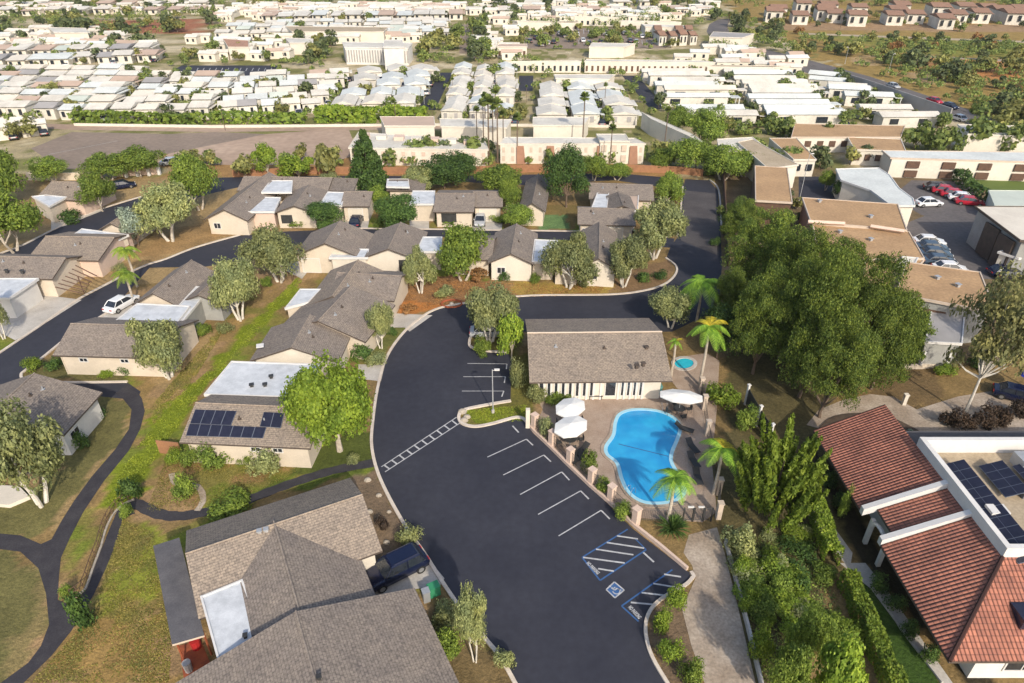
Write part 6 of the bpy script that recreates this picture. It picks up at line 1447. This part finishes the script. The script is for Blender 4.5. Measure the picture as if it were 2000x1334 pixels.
# ---------------- far trailer park ----------------
HM={}
def home_mesh(kind,rm,wm):
    k=(kind,rm,wm)
    if k in HM: return HM[k]
    a,b_=.5,.5; bod=MB(); ro=MB(); P=lambda x,y,z:(x,y,z)
    if kind=='g':   # shallow gable, ridge along x
        bod.hexa([P(-a*.94,-b_*.9,0),P(a*.94,-b_*.9,0),P(a*.94,b_*.9,0),P(-a*.94,b_*.9,0)],[P(-a*.94,-b_*.9,2.6),P(a*.94,-b_*.9,2.6),P(a*.94,b_*.9,2.6),P(-a*.94,b_*.9,2.6)])
        ro.face([P(-a,-b_,2.7),P(a,-b_,2.7),P(a,0,3.5),P(-a,0,3.5)]); ro.face([P(a,b_,2.7),P(-a,b_,2.7),P(-a,0,3.5),P(a,0,3.5)])
        ro.face([P(-a,-b_,2.7),P(-a,0,3.5),P(-a,b_,2.7)]); ro.face([P(a,-b_,2.7),P(a,b_,2.7),P(a,0,3.5)]); ro.face([P(-a,-b_,2.62),P(-a,b_,2.62),P(a,b_,2.62),P(a,-b_,2.62)])
    else:           # ridge along y
        bod.hexa([P(-a*.94,-b_*.94,0),P(a*.94,-b_*.94,0),P(a*.94,b_*.9,0),P(-a*.94,b_*.9,0)],[P(-a*.94,-b_*.94,2.6),P(a*.94,-b_*.94,2.6),P(a*.94,b_*.9,2.6),P(-a*.94,b_*.9,2.6)])
        ro.face([P(-a,b_,2.7),P(-a,-b_,2.7),P(0,-b_,3.5),P(0,b_,3.5)]); ro.face([P(a,-b_,2.7),P(a,b_,2.7),P(0,b_,3.5),P(0,-b_,3.5)])
        ro.face([P(-a,-b_,2.7),P(a,-b_,2.7),P(0,-b_,3.5)]); ro.face([P(a,b_,2.7),P(-a,b_,2.7),P(0,b_,3.5)]); ro.face([P(-a,-b_,2.62),P(-a,b_,2.62),P(a,b_,2.62),P(a,-b_,2.62)])
    wi=MB(); x=0; wi.hexa([P(x-.07,-b_*.97,.9),P(x+.07,-b_*.97,.9),P(x+.07,-b_*.88,.9),P(x-.07,-b_*.88,.9)],[P(x-.07,-b_*.97,2.2),P(x+.07,-b_*.97,2.2),P(x+.07,-b_*.88,2.2),P(x-.07,-b_*.88,2.2)])
    cp=MB(); cp.hexa([P(.52,-.42,2.35),P(.66,-.42,2.35),P(.66,.35,2.35),P(.52,.35,2.35)],[P(.52,-.42,2.45),P(.66,-.42,2.45),P(.66,.35,2.45),P(.52,.35,2.45)])
    for q in ((.64,-.4),(.64,.3)): cp.tube([P(*q,0),P(*q,2.35)],.008,4)
    HM[k]=(ro.mesh('roof',[rm]),bod.mesh('wall',[wm]),wi.mesh('window',['glass' if kind=='g' else 'grey_far']),cp.mesh('carport',[rm])); return HM[k]
RN=dict(white_far='white',white_far_cool='cool white',cream_far='cream',pink_far='pinkish',grey_far='grey',green_far='pale green',red_far='red tiled')
treespots=[]; carspots=[]
def block(q,rows,cols,kind,pal,where,fw=.8,fd=.72,jit=.05,car_p=.25,tree_p=.5,miss=.04,grp='trailer homes in the valley',nm='trailer_home',noun='trailer home',ang0=0,hs=1):
    TL,TR,BR,BL=[Vector(G(*k).xy) for k in q]; cnt={}
    items=[]
    for r in range(rows):
        for c in range(cols):
            if rnd.random()<miss: continue
            u,v=(c+.5)/cols,(r+.5)/rows
            f=lambda u,v:(TL*(1-u)+TR*u)*(1-v)+(BL*(1-u)+BR*u)*v
            p=f(u+rnd.uniform(-jit,jit)/cols,v+rnd.uniform(-jit,jit)/rows); du=f((c+1)/cols,v)-f(c/cols,v); dv=f(u,r/rows)-f(u,(r+1)/rows)
            a=math.atan2(du.y,du.x); items.append((r,c,p,du.length,abs(dv.dot(Vector((-du.y,du.x)).normalized())),a,rnd.choice(pal)))
            e_=Vector((math.cos(a),math.sin(a)))
            if rnd.random()<tree_p: treespots.append((p+e_*du.length*.48+Vector((rnd.uniform(-1,1),rnd.uniform(-3,3))),where))
            if rnd.random()<tree_p*.7: treespots.append((p+e_*rnd.uniform(-.5,.5)*du.length-Vector((0,dv.length*.46)),where))
            if rnd.random()<car_p: carspots.append((p+e_*du.length*.44-Vector((0,dv.length*.30)),a+math.pi/2))
    for r,c,p,wl,dl,a,rm in items:
        e=thing(nm,(p.x,p.y,0),f"{RN[rm]} {noun}, {ordn(c)} from left, {ordn(rows-1-r)} row {where}",'house' if 'home' in noun else 'building',grp)
        wl*=fw*rnd.uniform(.9,1.08); dl*=fd*rnd.uniform(.88,1.12)
        e.scale=(wl,dl,hs*rnd.uniform(.9,1.1)); e.rotation_euler=(0,0,a)
        ms=home_mesh(kind,rm,'white_far' if rm!='cream_far' else 'cream_far')
        for i_,n2,ox in ((0,'roof',0),(1,'wall',0),(2,'window',-.28),(2,'window',.2),(3,'carport',0)):
            if i_==3 and (r+c)%3==0: continue
            o=bpy.data.objects.new(n2,ms[i_]); C.objects.link(o); o.parent=e; o.location.x=ox
W_P=['white_far']*5+['white_far_cool']*3+['cream_far','pink_far','green_far','grey_far']
WW=['white_far']*6+['white_far_cool']*3+['cream_far']
block([(0,104),(300,100),(318,124),(-20,136)],2,8,'g',W_P,'of upper left block',.9,.82,jit=.2,tree_p=.9)
block([(-30,142),(300,146),(215,236),(-120,236)],7,7,'g',W_P,'of far left block',.9,.82,jit=.15,tree_p=.8)
block([(312,158),(480,158),(410,236),(225,238)],6,4,'g',W_P,'of block below dark lot',.9,.8,jit=.12,tree_p=.8)
block([(492,158),(690,150),(628,222),(420,238)],6,5,'g',W_P,'of block left of hedge',.9,.8,jit=.12,tree_p=.8)
block([(703,150),(856,142),(812,226),(645,228)],5,3,'v',WW,'of block below the office',.84,.84)
block([(886,144),(1008,144),(1012,244),(862,240)],7,3,'v',WW,'of block right of street',.82,.86)
block([(1046,182),(1208,182),(1250,248),(1042,248)],4,3,'v',WW,'of block by clay clubhouse',.84,.86)
block([(1256,152),(1385,152),(1478,250),(1318,250)],9,1,'g',WW,'of left long roofed column',.9,.66,jit=.1,car_p=.1,tree_p=1)
block([(1405,152),(1525,152),(1670,250),(1500,250)],10,1,'g',WW,'of middle long roofed column',.88,.66,jit=.1,car_p=.6,tree_p=1)
block([(1560,156),(1632,164),(1840,250),(1705,252)],8,1,'g',WW,'of column under the highway',.88,.66,jit=.1,car_p=.6,tree_p=1)
LATER=1
block([(470,52),(870,46),(880,76),(420,80)],4,15,'g',WW+['green_far'],'of distant white field',.95,.8,jit=.25,car_p=.0,tree_p=.2)
block([(560,30),(930,28),(880,42),(470,46)],1,12,'g',WW+['pink_far'],'of farthest trailer strip',.86,.7,car_p=0,tree_p=.6)
block([(-60,252),(60,252),(110,262),(-80,290)],2,3,'g',WW,'of left edge block',.9,.75)
block([(0,12),(420,8),(420,30),(0,34)],2,9,'g',['cream_far','pink_far','gravel_tan'] if False else ['cream_far','pink_far','white_far'],'in upper left corner',.6,.6,tree_p=1,car_p=0,grp='distant hillside homes',nm='hillside_home',noun='hillside home')
block([(900,6),(1400,4),(1400,34),(900,34)],2,9,'g',['cream_far','pink_far','white_far'],'at the top centre',.6,.5,tree_p=1,car_p=0,miss=.3,grp='distant hillside homes',nm='hillside_home',noun='hillside home')
block([(1480,20),(2080,32),(2080,62),(1490,44)],2,13,'g',['red_far'],'on the right hillside',.75,.55,jit=.5,tree_p=1,car_p=0,grp='red tiled hillside homes',nm='tiled_home',noun='hillside home',hs=1.7)
block([(1270,66),(1350,68),(1360,92),(1280,94)],2,4,'g',['red_far'],'beside the curving road',.7,.6,tree_p=.6,car_p=0,grp='red tiled hillside homes',nm='tiled_home',noun='hillside home',hs=1.4)
# the homes too far and small to count, one object
mm=MB(); mr=random.Random(3)
for poly,cnt in (([(470,16),(900,14),(880,32),(420,44)],120),([(0,60),(200,66),(300,98),(0,102)],40),([(380,82),(640,84),(560,120),(380,124)],26),([(900,12),(1400,10),(1400,44),(960,48)],80),([(930,60),(1000,60),(1000,120),(930,120)],18),([(0,8),(440,6),(440,24),(0,34)],50),([(1380,100),(1560,120),(1560,150),(1300,132)],22),([(560,70),(820,66),(820,84),(560,86)],26)):
    for _ in range(cnt):
        for t_ in range(20):
            x=mr.uniform(min(p[0] for p in poly),max(p[0] for p in poly)); y=mr.uniform(min(p[1] for p in poly),max(p[1] for p in poly))
            if inpoly(np.array([float(x)]),np.array([float(y)]),poly)[0]: break
        g_=G(x,y); lx,ly=mr.uniform(5,9),mr.uniform(3.5,5.5); mi=mr.choice([0,0,0,1,2,3]); a=mr.uniform(-.25,.25); ca_,sa_=math.cos(a),math.sin(a)
        q=lambda u,v,z:(g_.x+u*ca_-v*sa_,g_.y+u*sa_+v*ca_,z)
        mm.hexa([q(-lx*.46,-ly*.46,0),q(lx*.46,-ly*.46,0),q(lx*.46,ly*.46,0),q(-lx*.46,ly*.46,0)],[q(-lx*.46,-ly*.46,2.5),q(lx*.46,-ly*.46,2.5),q(lx*.46,ly*.46,2.5),q(-lx*.46,ly*.46,2.5)],4)
        for s_ in (-1,1):
            f_=[q(-s_*lx/2,-s_*ly/2,2.6),q(s_*lx/2,-s_*ly/2,2.6),q(s_*lx/2,0,3.4),q(-s_*lx/2,0,3.4)]; mm.face(f_,mi)
            mm.face([q(s_*lx/2,-ly/2,2.6),q(s_*lx/2,ly/2,2.6),q(s_*lx/2,0,3.4)],4)
        mm.face([q(-lx/2,-ly/2,2.58),q(-lx/2,ly/2,2.58),q(lx/2,ly/2,2.58),q(lx/2,-ly/2,2.58)],4)
        for u in (-.25,.2): mm.hexa([q(lx*u-.4,-ly*.475,.9),q(lx*u+.4,-ly*.475,.9),q(lx*u+.4,-ly*.45,.9),q(lx*u-.4,-ly*.45,.9)],[q(lx*u-.4,-ly*.475,2),q(lx*u+.4,-ly*.475,2),q(lx*u+.4,-ly*.45,2),q(lx*u-.4,-ly*.45,2)],5)
o=solo('distant_homes',mm,['white_far','white_far_cool','cream_far','pink_far','cream_far','glass'],'x','x'); del o['label']; del o['category']; o['kind']='stuff'
# far trees: things on the blocks plus scattered zones
fk=['far','far','fardark','fargreen']
TZ=[ # photo zone, count, kinds, size m, label zone
 ([(0,22),(440,18),(440,60),(0,100)],46,['fardark','far'],(4,8),'on the wooded slope in the upper left'),
 ([(120,60),(330,44),(330,98),(60,96)],10,['fardark'],(7,11),'in the dark clump of the upper left'),
 ([(1000,60),(1300,60),(1320,96),(1000,100)],44,['far','fargreen'],(3.5,6),'in the tree filled car park'),
 ([(1380,30),(1500,40),(1600,120),(1400,90)],30,['far','fardark'],(4,7),'beside the curving road at the top'),
 ([(1500,64),(2050,84),(2050,125),(1640,110),(1520,90)],46,['far','fardark','farorange'],(3,6),'below the tiled hillside homes'),
 ([(1610,100),(1800,150),(2000,215),(2100,250),(2050,140),(1800,118)],40,['far','fardark'],(4,8),'along the right side of the highway'),
 ([(815,80),(900,80),(895,125),(810,125)],12,['fargreen','far'],(5,9),'right of the white office building'),
 ([(590,80),(655,82),(640,130),(560,130)],12,['far','fardark'],(5,8),'left of the white office building'),
 ([(915,50),(960,50),(960,130),(915,130)],14,['fargreen','fardark'],(5,8),'along the long access road'),
 ([(880,2),(2050,0),(2050,18),(880,22)],50,['far','fardark','fargreen'],(5,9),'along the very top of the view'),
 ([(0,0),(880,0),(880,14),(0,22)],34,['far','fardark'],(5,9),'on the top left skyline slope'),
 ([(440,82),(600,84),(560,125),(330,122)],18,['far','fargreen'],(3.5,6),'above the dark car park'),
 ([(1400,285),(1500,300),(1560,330),(1440,340)],8,['fargreen'],(3.5,5),'by the bright white block'),
 ([(1880,215),(2060,230),(2060,300),(1960,270)],14,['fardark','far'],(4,7),'at the right edge by the highway'),
 ([(960,10),(1010,10),(1010,50),(930,46)],8,['fardark'],(5,8),'beside the head of the access road'),
 ([(1390,245),(1500,245),(1540,268),(1400,268)],9,['fargreen','far'],(3,5),'beside the bright white block'),
 ([(700,302),(960,306),(960,328),(690,326)],20,['fargreen','fardark'],(4,6),'at the foot of the stepped condominium'),
 ([(330,308),(690,306),(690,326),(330,328)],9,['far'],(3,4.5),'between the pink car park and the orange fence'),
 ([(1010,300),(1290,300),(1290,325),(1150,328),(1010,325)],14,['fargreen','far'],(3.5,5.5),'between the stairwell condominium and the orange fence'),
]
CN={'far':'olive','fardark':'dark green','fargreen':'mid green','farorange':'rust coloured'}
spots=[]; TOT=sum(t[1] for t in TZ); KF=min(1,298/TOT); extra=[]
for zi,(poly,cnt,kinds,sz,lab) in enumerate(TZ):
    k=0; tries=0; px_=[p[0] for p in poly]; py_=[p[1] for p in poly]; keep=int(cnt*KF)
    while k<cnt*2.2 and tries<6000:
        tries+=1; x=rnd.uniform(min(px_),max(px_)); y=rnd.uniform(min(py_),max(py_))
        if inpoly(np.array([float(x)]),np.array([float(y)]),poly)[0]:
            g_=G(x,y)
            if inpoly(np.array([g_.x]),np.array([g_.y]),W(hw))[0]: continue
            kd=rnd.choice(kinds); h_=rnd.uniform(*sz)*.8
            (spots if k<keep else extra).append((kd,g_,h_ if k<keep else h_*.55,x,lab)); k+=1
def put(spots,nm,cat,pre):
    by={}
    for q in spots: by.setdefault((q[0],q[4]),[]).append(q)
    for (kd,lab),qs in by.items():
        for i,q in enumerate(sorted(qs,key=lambda q:q[3])):
            tree(kd,0,0,0,0,f'{ordn(i)} {pre} {CN[kd]} tree from left, {lab}','tree',nm,f'{CN[kd]} {pre} trees {lab}',world=(q[1].x,q[1].y),h=q[2],r=q[2]*rnd.uniform(.42,.6))
put(spots,'distant_tree','tree','small')
rnd.shuffle(treespots); gs=[]
for t,wh in treespots:
    h_=rnd.uniform(1.8,4.4); kd=rnd.choice(['far','far','fardark','fargreen','fargreen']); g_=Vector((t.x,t.y,0))
    (gs if len(gs)<290 else extra).append((kd,g_,h_ if len(gs)<290 else h_*.7,proj(g_)[0],'of '+wh[3:] if wh.startswith('of ') else wh))
put(gs,'garden_tree','tree','little')
# everything smaller than that reads as one scrubby cover
rs=np.random.RandomState(5); cs_=[];nr_=[]
for poly,cnt,sz in (([(0,0),(2050,0),(2050,14),(0,16)],200,(2.5,5)),([(0,20),(430,14),(430,36),(0,60)],70,(2.5,4.5)),([(1500,70),(2060,92),(2060,120),(1640,108)],130,(1.5,3.5)),([(1620,118),(2060,140),(2060,240),(1900,215)],110,(1.5,4)),
    ([(690,150),(1020,140),(1020,244),(640,240)],40,(1.2,2.4)),([(0,100),(690,120),(640,240),(0,240)],110,(1.2,2.4)),([(1040,150),(1260,150),(1300,250),(1040,250)],50,(1.5,3)),([(440,36),(880,30),(880,84),(400,86)],60,(1.2,2.2)),([(980,30),(1400,24),(1400,60),(1000,60)],70,(2.5,5)),([(1250,150),(1640,150),(1850,250),(1320,250)],110,(1.5,3)),([(980,118),(1560,118),(1560,150),(980,150)],50,(2,3.5)),([(1400,60),(1560,112),(1540,128),(1380,96)],30,(3,5))):
    for _ in range(cnt):
        for t_ in range(20):
            x=rnd.uniform(min(p[0] for p in poly),max(p[0] for p in poly)); y=rnd.uniform(min(p[1] for p in poly),max(p[1] for p in poly))
            if inpoly(np.array([float(x)]),np.array([float(y)]),poly)[0] and not inpoly(np.array([float(x)]),np.array([float(y)]),hw)[0]: extra.append(('far',G(x,y),rnd.uniform(*sz),x,'')); break
for kd,g_,h_,x,lab in extra:
    m0=60; d=unit_dirs(m0,-.2); cs_.append(np.array([g_.x,g_.y,h_*.45])+d*np.array([h_*.55,h_*.55,h_*.5])*(.6+.4*rs.rand(m0))[:,None]); nr_.append(d)
mm=MB(); mm.quads(leafquads(np.concatenate(cs_),np.concatenate(nr_),.42,1.4,.5)); o=solo('scrub',mm,'leaf_farg','x','x'); del o['label']; del o['category']; o['kind']='stuff'
cq={}
for p,a in carspots[:70]: cq.setdefault(rnd.choice(['white','silver','black','navy','silver','blue','white']),[]).append((proj((p.x,p.y,0))[0],p,a))
for c_,qs in cq.items():
    for i,(x_,p,a) in enumerate(sorted(qs,key=lambda q:q[0])):
        o=car(1000,500,a,c_,f'small {c_} car, {ordn(i)} from left of the {c_} cars between trailer homes',group=f'{c_} cars parked between the trailers'); o.location=(p.x,p.y,.03)
for i in range(22):
    c_=rnd.choice(['white','silver','black','navy']); car(1035+i*11.5,66+rnd.random()*24,R_(90),c_,f'{c_} car, {ordn(i)} from left in the tree filled car park',group='cars in the tree filled car park')
for i,(t,ln) in enumerate(((.15,0),(.35,1),(.5,0),(.72,1),(.88,0),(.62,1))):
    car(1620+300*t+(18 if ln else -14),134+108*t-(0 if ln else -6),R_(-76 if ln else 104),['white','silver','black','navy','white','red'][i],ordn(i)+' car from the far end driving on the highway',group='cars on the highway')
# low grass and weeds on the dry slopes
def grass(px,cnt,size,mt,seed):
    r2=np.random.RandomState(seed); wp_=W(px); xs_=[p[0] for p in wp_]; ys_=[p[1] for p in wp_]
    x=r2.uniform(min(xs_),max(xs_),cnt*4); y=r2.uniform(min(ys_),max(ys_),cnt*4); ok=inpoly(x,y,wp_)&(vnoise(x,y,2.,seed)*.7+vnoise(x,y,.6,seed+1)*.5>.25+.75*r2.rand(cnt*4)); x=x[ok][:cnt]; y=y[ok][:cnt]
    c=np.stack([x,y,np.full_like(x,size*.25)],1); q=leafquads(c,np.tile([0,0,.6],(len(c),1)),size,1.5,.9); q[:,:,2]=np.abs(q[:,:,2]); m_=MB(); m_.quads(q)
    o=solo('grass',m_,mt,'x','x'); del o['label']; del o['category']; o['kind']='stuff'
grass([(578,545),(500,622),(452,678),(398,732),(335,785),(245,905),(205,985),(238,992),(322,868),(405,752),(462,700),(592,548)],22000,.09,'grass_lush',3)
grass([(240,1015),(300,1040),(340,1180),(330,1334),(60,1334),(150,1235),(200,1140)],16000,.08,'grass_blade',4)
grass([(1440,1060),(1560,1030),(1625,1150),(1700,1334),(1480,1334)],6000,.12,'leaf_farg',5)
grass([(285,1000),(330,880),(600,905),(560,935),(430,990)],7000,.08,'grass_blade',6)
grass([(905,802),(1030,790),(1030,822),(930,828)],5000,.08,'grass_lush',7)
grass([(770,545),(1180,560),(1170,576),(930,584),(800,610)],6000,.10,'leaf_orange',8)
grass([(290,800),(420,650),(440,640),(380,740),(300,830)],7000,.09,'grass_blade',9)

# ---------------- warm dry air over the valley ----------------
if HAZE:
    mb=MB(); mb.hexa([(-1490,-60,-1),(1490,-60,-1),(1490,2150,-1),(-1490,2150,-1)],[(-1490,-60,43.5),(1490,-60,43.5),(1490,2150,43.5),(-1490,2150,43.5)])
    m=bpy.data.materials.new('haze'); m.use_nodes=True; n=m.node_tree; n.nodes.clear(); out=n.nodes.new("ShaderNodeOutputMaterial"); pv=n.nodes.new("ShaderNodeVolumePrincipled")
    pv.inputs["Color"].default_value=(.95,.93,.88,1); pv.inputs["Density"].default_value=HAZE; pv.inputs["Anisotropy"].default_value=.2; n.links.new(pv.outputs[0],out.inputs["Volume"])
    MAT['haze']=m; struct('haze',mb,'haze','stuff')
